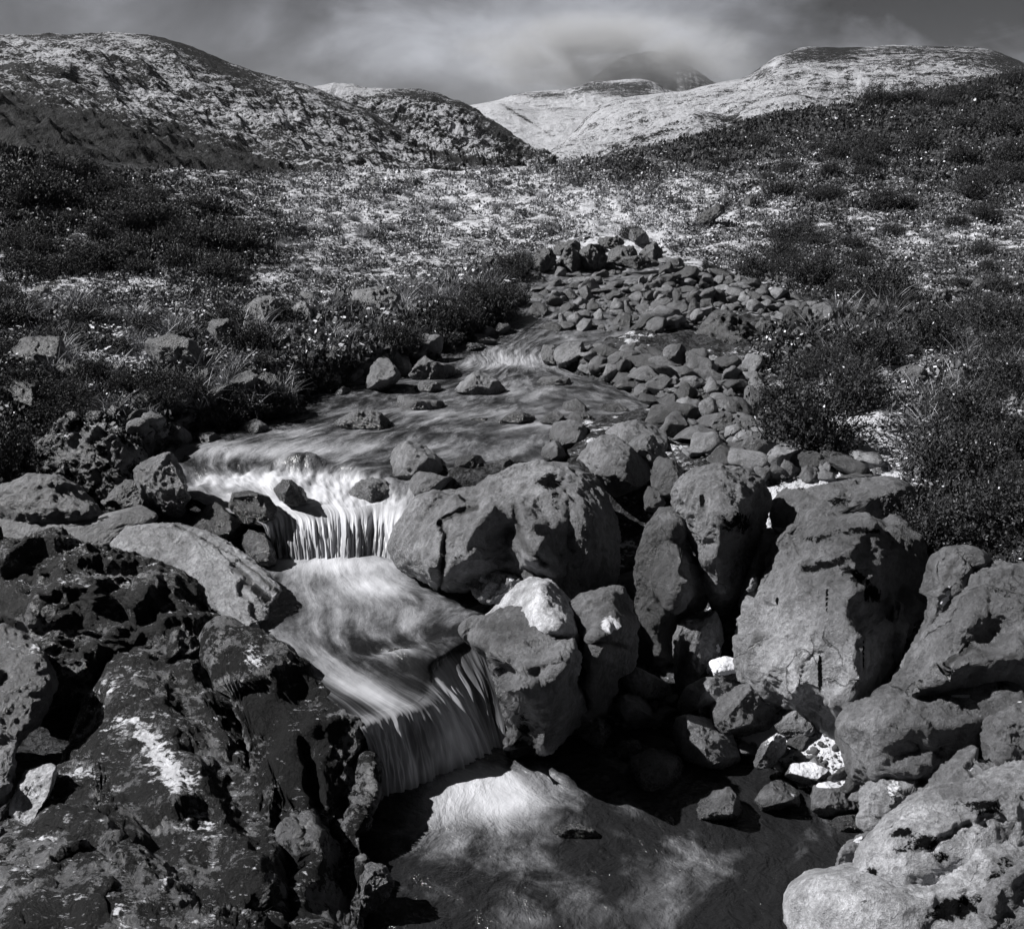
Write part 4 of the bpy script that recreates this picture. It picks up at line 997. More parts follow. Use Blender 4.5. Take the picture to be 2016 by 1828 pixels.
cap = R("stone", "flat topped stone capped with a thick white cushion of snow below the cracked ledge", "1390,1330 1402,1308 1430,1300 1455,1306 1466,1320 1466,1342 1400,1340", base=.32, thick=.6, seed=70, tone=.17, snow=-.2, rough=.02, sub=6)
snow_cap(cap, (1430, 1312), 50, 16, .03)
# --- left bank of the gorge
R("slab", "long smooth striated slab shining in the sun, sloping down to the middle pool",
  "213,1072 250,1036 300,1031 365,1030 430,1058 482,1095 530,1130 558,1160 535,1190 528,1220 480,1245 430,1200 330,1140 250,1100", base=.53, thick=.14, lean=1.6, facets=-7, frac=0.02, fn=8, tones=[(430,1110,140,60,1.3)], seed=80, sub=7, rough=.012, tone=0.24, box=.6, soft=1.6, small=.4, wet=.35, stri=((1, -.7, -.55), .012, 16), grooves=[("350,1035 420,1075 480,1130 530,1180", 4, .05), ("400,1060 470,1100 550,1165", 3, .03)], lichen=-.3, wets=[(540, 1180, 20, 40, .8)])
R("boulder", "big dark lichened boulder at left with patches of frost on its crown",
  "60,900 68,862 100,828 140,822 190,838 232,850 272,880 295,930 325,965 300,1000 240,1005 170,985 110,960", d=9.4, thick=.55, frac=0.07, fn=14, seed=81, sub=6, snow=-.04, rough=.07, small=1.3, tone=.10, lichen=.05, lean=.5, white=[(140, 845, 75, 17.5, 0.147), (110, 860, 37.5, 25, 0.126)], facets=3)
R("boulder", "rock with a wet sunlit edge at the water, right of the big dark lichened boulder",
  "262,925 285,888 320,882 345,905 368,950 380,985 352,1012 310,1015 285,990", base=.95, thick=.5, frac=0.07, fn=12, seed=82, rough=.035, tone=.14, wet=.3, lean=.5, wets=[(360, 970, 20, 50, .6)], lichen=-.12)
R("boulder", "low dark rounded rock in front of the big dark lichened boulder",
  "195,985 215,950 240,942 270,950 310,965 330,985 325,1010 270,1022 220,1015", d=8.9, thick=.5, seed=83, rough=.04, tone=.10, lichen=-.06)
R("boulder", "broad dark domed rock at the left edge below the big dark lichened boulder",
  "-60,990 -20,955 50,930 110,936 160,960 200,1005 215,1025 120,1040 0,1040", d=8.6, thick=.5, frac=0.06, fn=12, facets=-7, seed=84, rough=.03, tone=.11, lichen=-.06, lean=.6, white=[(20, 985, 40, 5, .35)])
R("rock", "smooth grey saddle of rock between the domed rock and the striated slab",
  "-60,1030 0,1008 100,1012 200,1022 250,996 282,990 320,1022 262,1042 222,1078 160,1090 60,1075 -60,1065", d=8.3, thick=0.2, facets=-7, seed=85, rough=.02, tone=.13, lean=.9, small=.5)
R("stone", "smooth black boulder shaped like a loaf, left of the upper waterfall", "433,990 450,970 490,964 530,977 546,1000 540,1022 515,1036 470,1030 445,1015", base=.85, thick=.6, seed=86, rough=.02, tone=.05, wet=.6, small=.5)
R("stone", "round dark wet boulder in front of the black loaf-shaped boulder", "374,1024 395,995 425,986 460,1000 481,1030 478,1058 420,1062 382,1050", base=.75, thick=.6, seed=87, rough=.025, tone=.06, wet=.6, small=.5)
R("stone", "wet brown-black stone at the left foot of the upper waterfall", "470,1062 490,1042 520,1050 545,1085 556,1108 530,1118 490,1100", base=.58, thick=.6, seed=88, rough=.04, tone=.08, wet=.8, sub=5)
R("stone", "dark rock breaking through the white rapids above the upper waterfall", "535,960 550,945 575,945 600,962 608,985 580,998 550,985", base=.97, thick=.6, seed=89, rough=.04, tone=.06, wet=.9, sub=5)
R("cliff_rock", "hummocky rock mass black with lichen, at the left edge above the foreground ridge", 
  "-100,1060 0,1042 80,1042 130,1056 180,1076 250,1098 330,1122 400,1162 438,1205 445,1255 440,1300 400,1330 320,1310 250,1330 100,1380 -100,1380", d=7.15, thick=0.2, lean=0.9, frac=0.09, fn=26, facets=-7, seed=90, sub=7, rough=.05, small=1.0, wet=.45, tone=.11, lichen=.12, cat="rock", box=.7,
  dents=[(180, 1140, 30, 40, -.12, -.5), (60, 1100, 40, 30, -.08), (280, 1170, 40, 30, -.1), (90, 1190, 50, 40, -.1, -.4)], white=[(160, 1140, 125, 50, 0.026), (60, 1080, 125, 37.5, 0.031)], snow=-.03)
R("cliff_rock", "foreground ridge of dark rock streaked with wind-blown snow, lower left",
  "60,1560 120,1470 150,1370 190,1290 215,1254 260,1243 340,1275 400,1310 470,1400 530,1520 548,1640 540,1760 500,1960 -100,1960 -100,1680 0,1655", d=4.9, thick=0.2, lean=1.9, frac=0.05, fn=30, facets=-7, seed=91, sub=7, rough=.035, small=1.0, wet=.4, tone=.11, lichen=.11, cat="rock", box=.68, snow=-.03,
  dents=[(300, 1480, 26, 160, -.05, -.5)], grooves=[("215,1260 300,1400 420,1560 500,1750", 34, -.07), ("330,1290 400,1420 470,1560 520,1700", 20, .05), ("130,1420 220,1540 300,1660 340,1760", 30, .05), ("60,1600 150,1640 260,1690", 24, -.05)],
  white=[(190, 1360, 75, 20, 0.104, -0.3), (240, 1410, 75, 27.5, 0.109, 0.7), (320, 1490, 25, 87.5, 0.109, -0.7), (370, 1580, 27.5, 100, 0.094, -0.6), (150, 1520, 37.5, 12.5, 0.104), (200, 1690, 87.5, 17.5, 0.099, 0.25), (60, 1660, 75, 10, 0.091, -0.2), (330, 1735, 10, 20, 0.13)])
R("cliff_rock", "lower step of the foreground ridge in the lower left corner with moss and snow crumbs",
  "-100,1690 0,1655 60,1640 150,1650 260,1680 330,1700 380,1760 400,1960 -100,1960", d=4, thick=0.2, lean=1.8, frac=0.07, fn=20, facets=-7, seed=92, sub=7, rough=.035, small=1.0, wet=.3, tone=.11, lichen=.06, cat="rock", box=.7, snow=-.03, white=[(170, 1810, 75, 20, 0.117), (330, 1735, 10, 17.5, 0.143), (230, 1790, 25, 7.5, 0.104)])
R("cliff_rock", "dark cliff dropping to the lower pool, left of the lower waterfall",
  "420,1240 455,1240 520,1278 590,1312 640,1350 680,1385 716,1425 722,1480 735,1560 712,1600 700,1640 715,1690 705,1760 695,1960 500,1960 500,1640 470,1480 430,1330", d=5.1, thick=0.16, lean=1.5, frac=0.06, fn=26, facets=-7, seed=93, sub=7, snow=-.04, rough=.03, small=1.0, wet=.3, tone=.11, lichen=.07, cat="rock", box=.62, soft=1.6,
  dents=[(712, 1690, 60, 130, .5), (740, 1560, 30, 60, .12), (620, 1560, 12, 120, .1, -.2), (560, 1700, 14, 120, .12, -.1), (640, 1420, 60, 30, -.07), (540, 1330, 40, 30, -.08)], black=[(560, 1430, 81, 81, 0.161), (610, 1540, 54, 40.5, 0.186), (640, 1350, 54, 21.6, 0.124)], white=[(495, 1310, 25, 32.5, 0.13), (455, 1455, 25, 7.5, 0.13), (590, 1380, 17.5, 6.25, 0.078)],
  grooves=[("545,1560 590,1600 600,1690 560,1790", 5, .07), ("560,1640 620,1580 650,1600", 4, .05)])
R("cliff_rock", "pale faceted rock buttress at the water below the dark left cliff",
  "545,1740 560,1660 600,1630 640,1650 690,1720 705,1790 700,1960 545,1960", d=4.75, thick=.45, lean=0.9, frac=0.05, fn=12, seed=94, sub=6, rough=.03, tone=.13, facets=-7, cat="rock", lichen=-.15)
R("boulder", "dark rock at the left edge of the picture, above the snowy tongue",
  "-80,1270 0,1235 50,1250 90,1290 100,1350 70,1420 30,1480 -80,1500", d=6, thick=0.3, lean=1.3, frac=0.08, fn=12, facets=-7, seed=95, snow=-.04, rough=.04, tone=.09, lichen=-.04, white=[(80, 1270, 20, 17.5, 0.168)])
R("rock", "smooth pale tongue of snow-dusted rock in the dark cleft at lower left",
  "15,1650 18,1600 35,1545 60,1505 95,1498 112,1510 100,1560 70,1610 50,1655", d=5, thick=.5, lean=1.2, seed=96, rough=.03, tone=.4, lichen=-.4, small=.6)
R("rock", "rough grey rock beside the snowy tongue at the left edge", "-60,1560 -20,1470 20,1418 36,1430 30,1500 18,1560 0,1600 -60,1620", d=5.1, thick=.5, lean=1.2, seed=97, rough=.05, tone=.15, lichen=-.12)
# --- stones along the upper stream
UP = [
 ("large striated boulder in the rapids, left of two round black stones", "748,908 770,880 800,867 835,869 865,890 882,922 870,950 800,947 755,930", 1.05, dict(tone=.17, facets=2, rough=.03)),
 ("round black wet stone, the bigger of the pair behind the huge pale boulder", "892,916 900,899 930,893 955,899 970,916 962,940 910,944", 1.1, dict(tone=.04, wet=.5, rough=.02)),
 ("round black wet stone, the smaller of the pair behind the huge pale boulder", "963,922 975,907 1000,901 1020,915 1022,933 975,940", 1.12, dict(tone=.05, wet=.5, rough=.02)),
 ("small rounded stone touching the top of the huge pale boulder at the water", "1008,930 1018,915 1045,912 1062,918 1060,935 1020,940", 1.1, dict(tone=.10, rough=.02)),
 ("low rounded stone half behind the left crest of the huge pale boulder", "948,938 960,928 985,926 1005,935 1000,948 955,950", 1.08, dict(tone=.09, rough=.02)),
 ("slanting flat-topped rock with a pale top behind the left shoulder of the huge pale boulder", "790,992 798,945 820,927 850,929 910,950 860,965 822,982", .98, dict(tone=.14, facets=4, wet=.3)),
 ("wet rounded rock standing in the white water above the upper waterfall", "686,968 710,944 738,934 760,944 772,965 765,990 720,993 690,985", .95, dict(tone=.11, wet=.7)),
 ("pyramid-shaped grey rock standing in the upper pool", "890,768 915,745 938,727 960,734 985,754 1012,777 990,784 930,780", 1.24, dict(tone=.2, facets=6, rough=.03, soft=1.2)),
 ("low long rock lying in the upper pool in front of the pyramid-shaped rock", "768,794 785,777 820,784 870,789 892,800 870,812 790,808", 1.22, dict(tone=.12, wet=.4)),
 ("rough wet rock with ribs in the upper pool near the left bank", "650,832 672,822 700,809 730,807 760,819 779,842 750,852 690,850", 1.18, dict(tone=.12, wet=.6, rough=.06)),
 ("tall upright grey boulder in the shallows on the near edge of the boulder bar", "1090,692 1095,675 1115,666 1150,667 1166,685 1166,711 1140,731 1105,729 1092,708", 1.31, dict(tone=.14, facets=3)),
 ("small block leaning on the left of the tall upright boulder", "1065,695 1070,680 1090,678 1096,692 1095,722 1075,724", 1.32, dict(tone=.14)),
 ("broad smooth dome-shaped boulder in the braided stream", "1238,683 1260,657 1300,649 1340,659 1354,681 1322,697 1260,695", 1.42, dict(tone=.16, rough=.02)),
 ("small dark stone on the bar in front of the broad dome-shaped boulder", "1288,685 1300,677 1320,680 1326,693 1300,698", 1.42, dict(tone=.12, sub=5)),
 ("dark shaggy moss-covered rock on the right shore, with white foamlike lichen below", "1358,692 1385,640 1410,616 1440,617 1480,639 1512,655 1490,685 1440,705 1370,710", 1.35, dict(tone=.06, lichen=.02, rough=.09)),
 ("dark mossy rock behind the shaggy rock, nearer to the right bank", "1495,655 1530,629 1575,624 1605,641 1590,675 1520,680", 1.40, dict(tone=.06, lichen=.02, rough=.08)),
 ("flat dark mossy rock lowest on the right bank, by the tussock bush", "1610,668 1650,645 1710,648 1770,665 1760,685 1680,690 1620,685", 1.45, dict(tone=.06, lichen=.02, rough=.08, white=[(1735, 652, 26, 5, .5)])),
 ("round smooth boulder under the right bank by a side channel", "1588,622 1600,600 1640,591 1665,604 1675,632 1640,646 1600,643", 1.62, dict(tone=.11, rough=.02)),
 ("upper stone of the trio at the right edge of the upper pool", "1097,806 1110,792 1135,785 1155,799 1162,815 1110,819", 1.2, dict(tone=.10, rough=.025)),
 ("left stone of the trio at the right edge of the upper pool", "1063,832 1075,812 1100,807 1114,822 1107,842 1075,842", 1.2, dict(tone=.10, rough=.025)),
 ("right flat stone of the trio at the right edge of the upper pool", "1110,824 1130,810 1160,811 1172,826 1150,840 1120,837", 1.2, dict(tone=.10, rough=.025)),
 ("egg-shaped grey boulder just below the trio of stones", "1076,852 1090,830 1120,824 1150,835 1162,862 1147,884 1100,883 1080,872", 1.17, dict(tone=.13, rough=.025)),
 ("squarish boulder left of the domed boulder at the water", "1064,893 1070,870 1095,865 1118,877 1124,903 1100,915 1070,910", 1.14, dict(tone=.12, rough=.03)),
 ("low dark stone alone in the bright water right of the trio", "1176,813 1185,795 1215,791 1237,805 1232,819 1190,820", 1.2, dict(tone=.07, rough=.03)),
 ("jagged dark rock line breaking the surface in mid pool", "978,831 1000,814 1040,811 1068,829 1040,840 1000,842", 1.19, dict(tone=.07, wet=.4, rough=.06)),
 ("long low block at the pool end below the tall upright boulder", "1055,753 1065,742 1120,739 1136,752 1110,766 1065,765", 1.25, dict(tone=.12, facets=3)),
 ("big slab-sided boulder leaning on the left bank, upstream of the sandy patch", "715,755 725,720 745,696 765,704 787,735 782,770 750,776 720,768", 1.27, dict(tone=.13, facets=4, lean=.4)),
 ("low pointed rock at the left shore beside the leaning slab-sided boulder", "808,775 825,750 850,744 868,757 872,776", 1.26, dict(tone=.14, facets=4)),
 ("long leaning slab of rock on the left shore", "803,740 808,700 825,691 850,709 905,724 928,742 880,750 830,750", 1.29, dict(tone=.14, facets=3)),
 ("dark boulder with a pale lichen spot on the right bar", "1338,854 1355,830 1385,821 1420,827 1435,852 1415,875 1370,880 1345,870", 1.22, dict(tone=.08, rough=.03, facets=2)),
 ("broad flat-topped stone at the near end of the boulder bar", "1385,890 1415,864 1450,856 1490,861 1497,882 1460,900 1400,906", 1.18, dict(tone=.15, rough=.03)),
 ("flat stone in front of the broad flat-topped stone on the bar", "1400,905 1425,885 1465,890 1480,905 1460,922 1410,922", 1.12, dict(tone=.15, rough=.03)),
 ("round mid-grey stone behind the dark spotted boulder on the bar", "1366,812 1375,797 1395,792 1417,805 1417,822 1380,826", 1.25, dict(tone=.15, rough=.02)),
 ("wide stone under the edge of the twiggy bush on the bar", "1418,828 1440,805 1475,799 1490,815 1472,835 1430,838", 1.24, dict(tone=.12, rough=.03)),
 ("rounded stone at the right rim of the bright upper pool", "1293,818 1305,795 1325,787 1342,800 1344,820 1310,827", 1.22, dict(tone=.12, rough=.03)),
 ("big stone in the middle of the boulder bar", "1383,788 1400,768 1430,764 1450,780 1442,800 1400,802", 1.27, dict(tone=.13, facets=3)),
 ("small flat stone in the water left of the squarish boulder", "981,905 1000,897 1025,900 1035,908 1000,912", 1.14, dict(tone=.1, sub=5)),
 ("little wet stone in the pool, left of the jagged rock line", "915,832 930,823 960,822 972,832 945,838", 1.19, dict(tone=.08, wet=.6, sub=5)),
 ("flat wet stone in the pool above the large striated boulder", "905,880 920,872 950,870 960,880 930,886", 1.15, dict(tone=.08, wet=.6, sub=5)),
 ("drowned boulder with water sliding over it in the rapids", "566,915 580,904 610,902 634,910 636,920 590,924", 1.08, dict(tone=.07, wet=.9, sub=5)),
 ("wet stone lying against the near left bank", "462,855 475,832 505,824 527,838 530,855 500,862 467,862", 1.17, dict(tone=.11, wet=.3)),
 ("frosted rock on the left shore below the tussocks", "292,848 310,825 340,823 377,855 384,878 330,880 300,868", 1.17, dict(tone=.12, white=[(330, 832, 30, 10, .3)])),
 ("small stone in front of the frosted rock on the left shore", "380,868 392,852 420,850 440,862 430,878 390,880", 1.15, dict(tone=.12, sub=5)),
]
for i, (lab, o, b, kw) in enumerate(UP):
    k = dict(base=b - .05, thick=.62, seed=120 + i, rough=.035, lean=.5, sub=5, lichen=-.2, snow=-.42)
    k.update(kw)
    R("boulder" if i % 2 else "rock", lab, o, **k)
# rocks lying in the heath
HE = [
 ("broad flat-topped rock in the pale heath on the left bank, the largest there", "678,595 690,571 740,566 790,571 803,592 790,615 740,618 690,610", .16),
 ("pale-topped square stone on the left bank heath", "568,610 585,594 612,598 620,628 590,640 572,632", .22),
 ("dark block with a straight top edge among the left bank tussocks", "278,690 288,664 340,658 387,671 398,702 350,722 290,718", .09),
 ("dark rounded lichened rock on the left heath, right of the straight-topped block", "388,658 405,634 450,626 480,644 478,676 420,686", .09),
 ("rounded grey boulder in the heath left of the pale-topped square stone", "465,618 490,588 530,578 560,598 568,634 520,642 480,632", .12),
 ("wide low dark rock at the far left of the heath", "8,696 50,664 120,663 152,690 142,722 30,726", .08),
 ("dark hump of rock at the left edge above the big dark lichened boulder", "12,782 30,744 65,739 97,760 103,795 60,806 18,802", .06),
 ("small dark boulder alone on the far snowy meadow", "728,367 731,355 738,350 746,356 748,368", .06),
 ("dark long outcrop on the snowy right-hand flat above the boulder bar", "1368,440 1385,420 1410,404 1432,402 1428,420 1400,436 1380,446", .05),
 ("dark small outcrop right of the long dark outcrop", "1458,405 1470,390 1490,385 1492,400 1475,408", .05),
 ("dark crag at the head of the stream, right of the ledges", "1235,470 1240,452 1255,446 1275,460 1280,478 1260,486", .07),
]
for i, (lab, o, tn) in enumerate(HE):
    po = pts(o); hit, _ = ground_hit(po[:, 0].mean(), po[:, 1].max() - 3)
    R("boulder" if i % 2 else "rock", lab, o, d=float(hit[0, 1]) + .15 * (po[:, 1].max() - po[:, 1].min()) / FD * float(hit[0, 1]), thick=.6, seed=200 + i, rough=.05, sub=5, tone=tn, lichen=-.1, facets=3, snow=-.36)
# broken ledges at the stream head
LEDGE = ["1045,520 1060,490 1085,485 1100,505 1095,535 1060,535", "1090,535 1095,500 1120,488 1145,500 1150,530 1120,542", "1140,530 1145,495 1165,480 1190,482 1200,510 1190,535 1160,540", "1190,515 1200,490 1230,478 1260,490 1270,505 1240,520", "1215,520 1230,505 1270,503 1300,512 1300,525 1250,530", "1075,500 1090,478 1130,472 1160,480 1150,498 1100,502", "1160,485 1180,468 1215,465 1235,478 1215,492", "1255,500 1270,480 1290,478 1310,495 1305,515 1270,515"]
LL = ["leftmost dark block of the broken ledge at the stream head", "second dark block from the left in the broken ledge at the stream head", "tall dark block in the middle of the broken ledge at the stream head", "dark block right of the middle in the broken ledge at the stream head", "long low rock lying in front of the right end of the broken ledge", "upper left block on top of the broken ledge at the stream head", "upper right block on top of the broken ledge at the stream head", "rightmost dark block of the broken ledge at the stream head"]
for i, (o, lab) in enumerate(zip(LEDGE, LL)):
    R("rock", lab, o, d=[20.5, 20.7, 20.9, 21.5, 20.6, 22, 22.5, 21.6][i], thick=.6, seed=230 + i, rough=.08, sub=5, tone=.07, lichen=-.03, facets=5, snow=-.3, lean=.4)
# ------------------------------------------------------------------ loose stones of the boulder bar
def stone_mesh(seed, sub=3, facets=12, rough=.13):
    v, f = ico(sub); v = v.copy(); rg = np.random.default_rng(900 + seed)
    for k in range(facets):
        n = rg.normal(size=3); n /= np.linalg.norm(n); h = rg.uniform(.42, .85)
        v -= n * (np.maximum(v @ n - h, 0) * rg.uniform(.7, 1))[:, None]
    v *= np.array([1, rg.uniform(.65, .95), rg.uniform(.5, .8)])
    v += vnormals(v, f) * (rough * fbm(v * 1.6 + seed * 5, 4, .55))[:, None]
    return v, f
def inside(px, py, poly):
    c = np.zeros(px.shape, bool); n = len(poly)
    for i in range(n):
        x1, y1 = poly[i]; x2, y2 = poly[(i + 1) % n]
        c ^= ((y1 > py) != (y2 > py)) & (px < (x2 - x1) * (py - y1) / (y2 - y1 + 1e-12) + x1)
    return c
def sample_poly(poly, n, rg):
    lo, hi = poly.min(0), poly.max(0); o = np.zeros((0, 2))
    while len(o) < n:
        q = rg.uniform(lo, hi, (n * 3, 2)); o = np.concatenate([o, q[inside(q[:, 0], q[:, 1], poly)]])
    return o[:n]

ST = [stone_mesh(i) for i in range(12)]
STLO = [stone_mesh(i, 2) for i in range(12)]
def st_attr(me, tone, wet=0., snow=-.36, lichen=-.25):
    attr(me, "tone", tone); attr(me, "wet", wet); attr(me, "snow", snow); attr(me, "lichen", lichen); attr(me, "crack", 0.)
PROTO = []
for i in range(12):
    for tone in (.06, .11, .19):
        me = mesh_np("stone", *ST[i]); me.materials.append(M_ROCK); st_attr(me, tone, wet=.1, snow=-.24 if i % 3 else -.5, lichen=-.22 if i % 4 else -.1); PROTO.append(me)
ZONES = [  # polygon, candidates, median size, label, group
 ("1060,548 1150,530 1300,522 1430,540 1560,590 1640,625 1560,650 1480,612 1440,615 1380,640 1340,650 1250,650 1160,662 1080,655 1050,610", 1500, .22, "weathered grey stone among many lying in the far boulder bed below the broken ledge", "stones of the far boulder bed"),
 ("1160,690 1240,695 1360,700 1420,720 1500,720 1490,800 1440,860 1370,870 1330,850 1300,815 1230,770 1185,748 1150,740", 1000, .2, "rounded stone of the boulder bar between the bright upper pool and the twiggy bush", "stones of the near boulder bar"),
 ("1010,560 1060,548 1060,600 1000,650 940,690 880,700 800,720 700,790 650,800 640,770 720,700 850,690 940,650", 500, .22, "dark wet stone along the foot of the grassy left bank", "stones under the grassy left bank"),
 ("1390,880 1500,850 1620,880 1740,930 1700,952 1500,950 1420,915 1340,900", 300, .17, "low stone in the snow-streaked gravel behind the top-shaped boulder", "stones in the snowy gravel terrace"),
 ("250,790 420,800 500,850 460,872 300,885 260,850", 90, .15, "dark frosted stone on the small shore left of the upper pool", "stones of the small left shore"),
 ("1140,1400 1225,1350 1330,1375 1340,1440 1300,1450 1160,1475", 110, .055, "small round pebble in the shaded water of the gorge mouth", "pebbles in the gorge mouth"),
 ("1440,1490 1560,1450 1650,1450 1700,1560 1690,1600 1590,1560 1480,1540", 150, .05, "small pebble at the edge of the snowy gravel by the lower pool", "pebbles by the snowy gravel"),
]
cand = []
rgs = np.random.default_rng(21)
for zi, (poly, cnt, med, lab, grp) in enumerate(ZONES):
    q = sample_poly(pts(poly), cnt, rgs)
    h, ok = ground_hit(q[:, 0], q[:, 1], 5.3)
    sz = np.minimum(med * np.exp(rgs.normal(-.18, .62, len(q))) * .5, .21)
    for k in np.where(ok)[0]:
        cand.append((sz[k] / h[k, 1], sz[k], h[k], q[k], zi))
cand.sort(key=lambda c: -c[0])
named = np.array([[*proj(w)[0:2]] for o, w, f in ROCKS[:0]]) if False else None
kept, K = [], np.zeros((0, 3))
for c in cand:
    r = c[0] * FD
    if len(K):
        dd = np.hypot(K[:, 0] - c[3][0], (K[:, 1] - c[3][1]) * 1.7)
        if (dd < .46 * (K[:, 2] + r)).any(): continue
    kept.append(c); K = np.vstack([K, [c[3][0], c[3][1], r]])
NIND = 295
for i, (_, sz, p, q, zi) in enumerate(kept[:NIND]):
    o = bpy.data.objects.new("stone", PROTO[rgs.integers(len(PROTO))]); COL.objects.link(o)
    o.location = (p[0], p[1], p[2] + sz * .30)
    o.scale = (sz * rgs.uniform(.8, 1.6), sz * rgs.uniform(.8, 1.2), sz * rgs.uniform(.6, 1.4))
    o.rotation_euler = (rgs.uniform(-.35, .35), rgs.uniform(-.35, .35), rgs.uniform(0, 6.28))
    tag(o, ZONES[zi][3], "stone", ZONES[zi][4])
def merge(items):
    V, F, n = [], [], 0
    for v, f in items:
        V.append(v); F.append(f + n); n += len(v)
    return np.concatenate(V), np.concatenate(F)
def rotz(a):
    c, s_ = math.cos(a), math.sin(a); return np.array([[c, -s_, 0], [s_, c, 0], [0, 0, 1]])
rest = []
tn = []
for (_, sz, p, q, zi) in kept[NIND:]:
    v, f = STLO[rgs.integers(12)]
    rest.append((v @ rotz(rgs.uniform(0, 6.3)).T * sz * rgs.uniform(.8, 1.2, 3) + p + [0, 0, sz * .3], f)); tn.append(np.full(len(v), rgs.uniform(.06, .17)))
# dark boulders scattered over the heath
BP = []
for i in range(5):
    me = mesh_np("boulder", *stone_mesh(40 + i, 4, 10, .16)); me.materials.append(M_ROCK); st_attr(me, .10, snow=-.22, lichen=-.04); BP.append(me)
for poly, cnt, lo, hi, lab, grp in [("0,560 560,560 660,640 640,760 420,850 0,840", 30, 26, 62, "dark rough boulder half sunk in the near left heath", "boulders of the near left heath"),
        ("560,540 1000,470 1010,540 860,620 680,640 560,620", 12, 14, 34, "small dark rock poking out of the pale left bank heath", "rocks in the pale left bank heath"),
        ("1480,640 1640,600 2016,560 2016,880 1820,840 1740,740", 26, 26, 60, "dark boulder between the bushes of the right bank scrub", "boulders in the right bank scrub"),
        ("600,420 1240,380 1330,440 1250,500 900,480", 14, 8, 18, "little dark rock on the snowy meadow", "rocks on the snowy meadow")]:
    for q in sample_poly(pts(poly), cnt, rgs):
        h, ok = ground_hit(q[0], q[1], 6.)
        if not ok[0]: continue
        sz = rgs.uniform(lo, hi) * .5 * h[0, 1] / FD
        o = bpy.data.objects.new("boulder", BP[rgs.integers(5)]); COL.objects.link(o); o.location = (h[0, 0], h[0, 1], h[0, 2] + sz * .25)
        o.scale = (sz * rgs.uniform(.9, 1.4), sz, sz * rgs.uniform(.8, 1.1)); o.rotation_euler = (rgs.uniform(-.3, .3), rgs.uniform(-.3, .3), rgs.uniform(0, 6.28))
        tag(o, lab, "boulder", grp)
# finer gravel
for poly, cnt, med in [(z[0], z[1], z[2] * .35) for z in ZONES]:
    q = sample_poly(pts(poly), cnt, rgs); h, ok = ground_hit(q[:, 0], q[:, 1], 5.3)
    for k in np.where(ok)[0]:
        sz = med * .5 * math.exp(rgs.normal(0, .35)); v, f = STLO[rgs.integers(12)]
        rest.append((v @ rotz(rgs.uniform(0, 6.3)).T * sz + h[k] + [0, 0, sz * .3], f)); tn.append(np.full(len(v), rgs.uniform(.06, .16)))
me = mesh_np("gravel", *merge(rest)); st_attr(me, np.concatenate(tn), wet=.1, snow=-.26)
tag(link("gravel", me, M_ROCK), kind="stuff")

# ------------------------------------------------------------------ plants
def blades(n, h, spread, width, rg, seg=3, droop=.5, snow=.12):
    """tuft of curved tapering blades"""
    az = rg.uniform(0, 2 * math.pi, n); ti = np.abs(rg.normal(0, .42, n)) + .08; L = h * rg.uniform(.55, 1.1, n)
    bx, by = rg.normal(0, spread, n), rg.normal(0, spread, n)
    V, F, T, S = [], [], [], []
    t = np.linspace(0, 1, seg + 1)
    wz = rg.uniform(0, 6.28, n)
    for i in range(n):
        a = ti[i] + droop * t * rg.uniform(.4, 1.4)
        step = L[i] / seg
        rr = np.concatenate([[0], np.cumsum(np.sin(a[1:]) * step)]); zz_ = np.concatenate([[0], np.cumsum(np.cos(a[1:]) * step)])
        x, y = bx[i] + rr * math.cos(az[i]), by[i] + rr * math.sin(az[i])
        w = width * (1 - t * .85) * .5
        ox, oy = -math.sin(wz[i]) * w, math.cos(wz[i]) * w
        b = len(V) * 2 * (seg + 1)
        V.append(np.concatenate([np.stack([x + ox, y + oy, zz_], -1), np.stack([x - ox, y - oy, zz_], -1)]))
        k = np.arange(seg)
        F.append(np.stack([b + k, b + k + 1, b + seg + 1 + k + 1, b + seg + 1 + k], -1))
        T.append(np.full(2 * (seg + 1), rg.uniform(0, 1)))
        s_ = (rg.random() < snow) * np.concatenate([t > .55, t > .55]); S.append(s_.astype(float))
    return np.concatenate(V), np.concatenate(F), np.concatenate(T), np.concatenate(S)

def leaf_cloud(c, size, rg, snow):
    """one small tilted quad per centre"""
    n = len(c)
    a = rg.normal(size=(n, 3)); a /= np.linalg.norm(a, axis=1)[:, None]
    b = np.cross(a, rg.normal(size=(n, 3))); b /= np.linalg.norm(b, axis=1)[:, None]
    s = (size * rg.uniform(.6, 1.4, n))[:, None]
    V = np.stack([c - a * s, c - b * s * .5, c + a * s, c + b * s * .5], 1).reshape(-1, 3)
    F = np.arange(4 * n).reshape(n, 4)
    return V, F, np.repeat(rg.uniform(0, 1, n), 4), np.repeat(snow, 4)

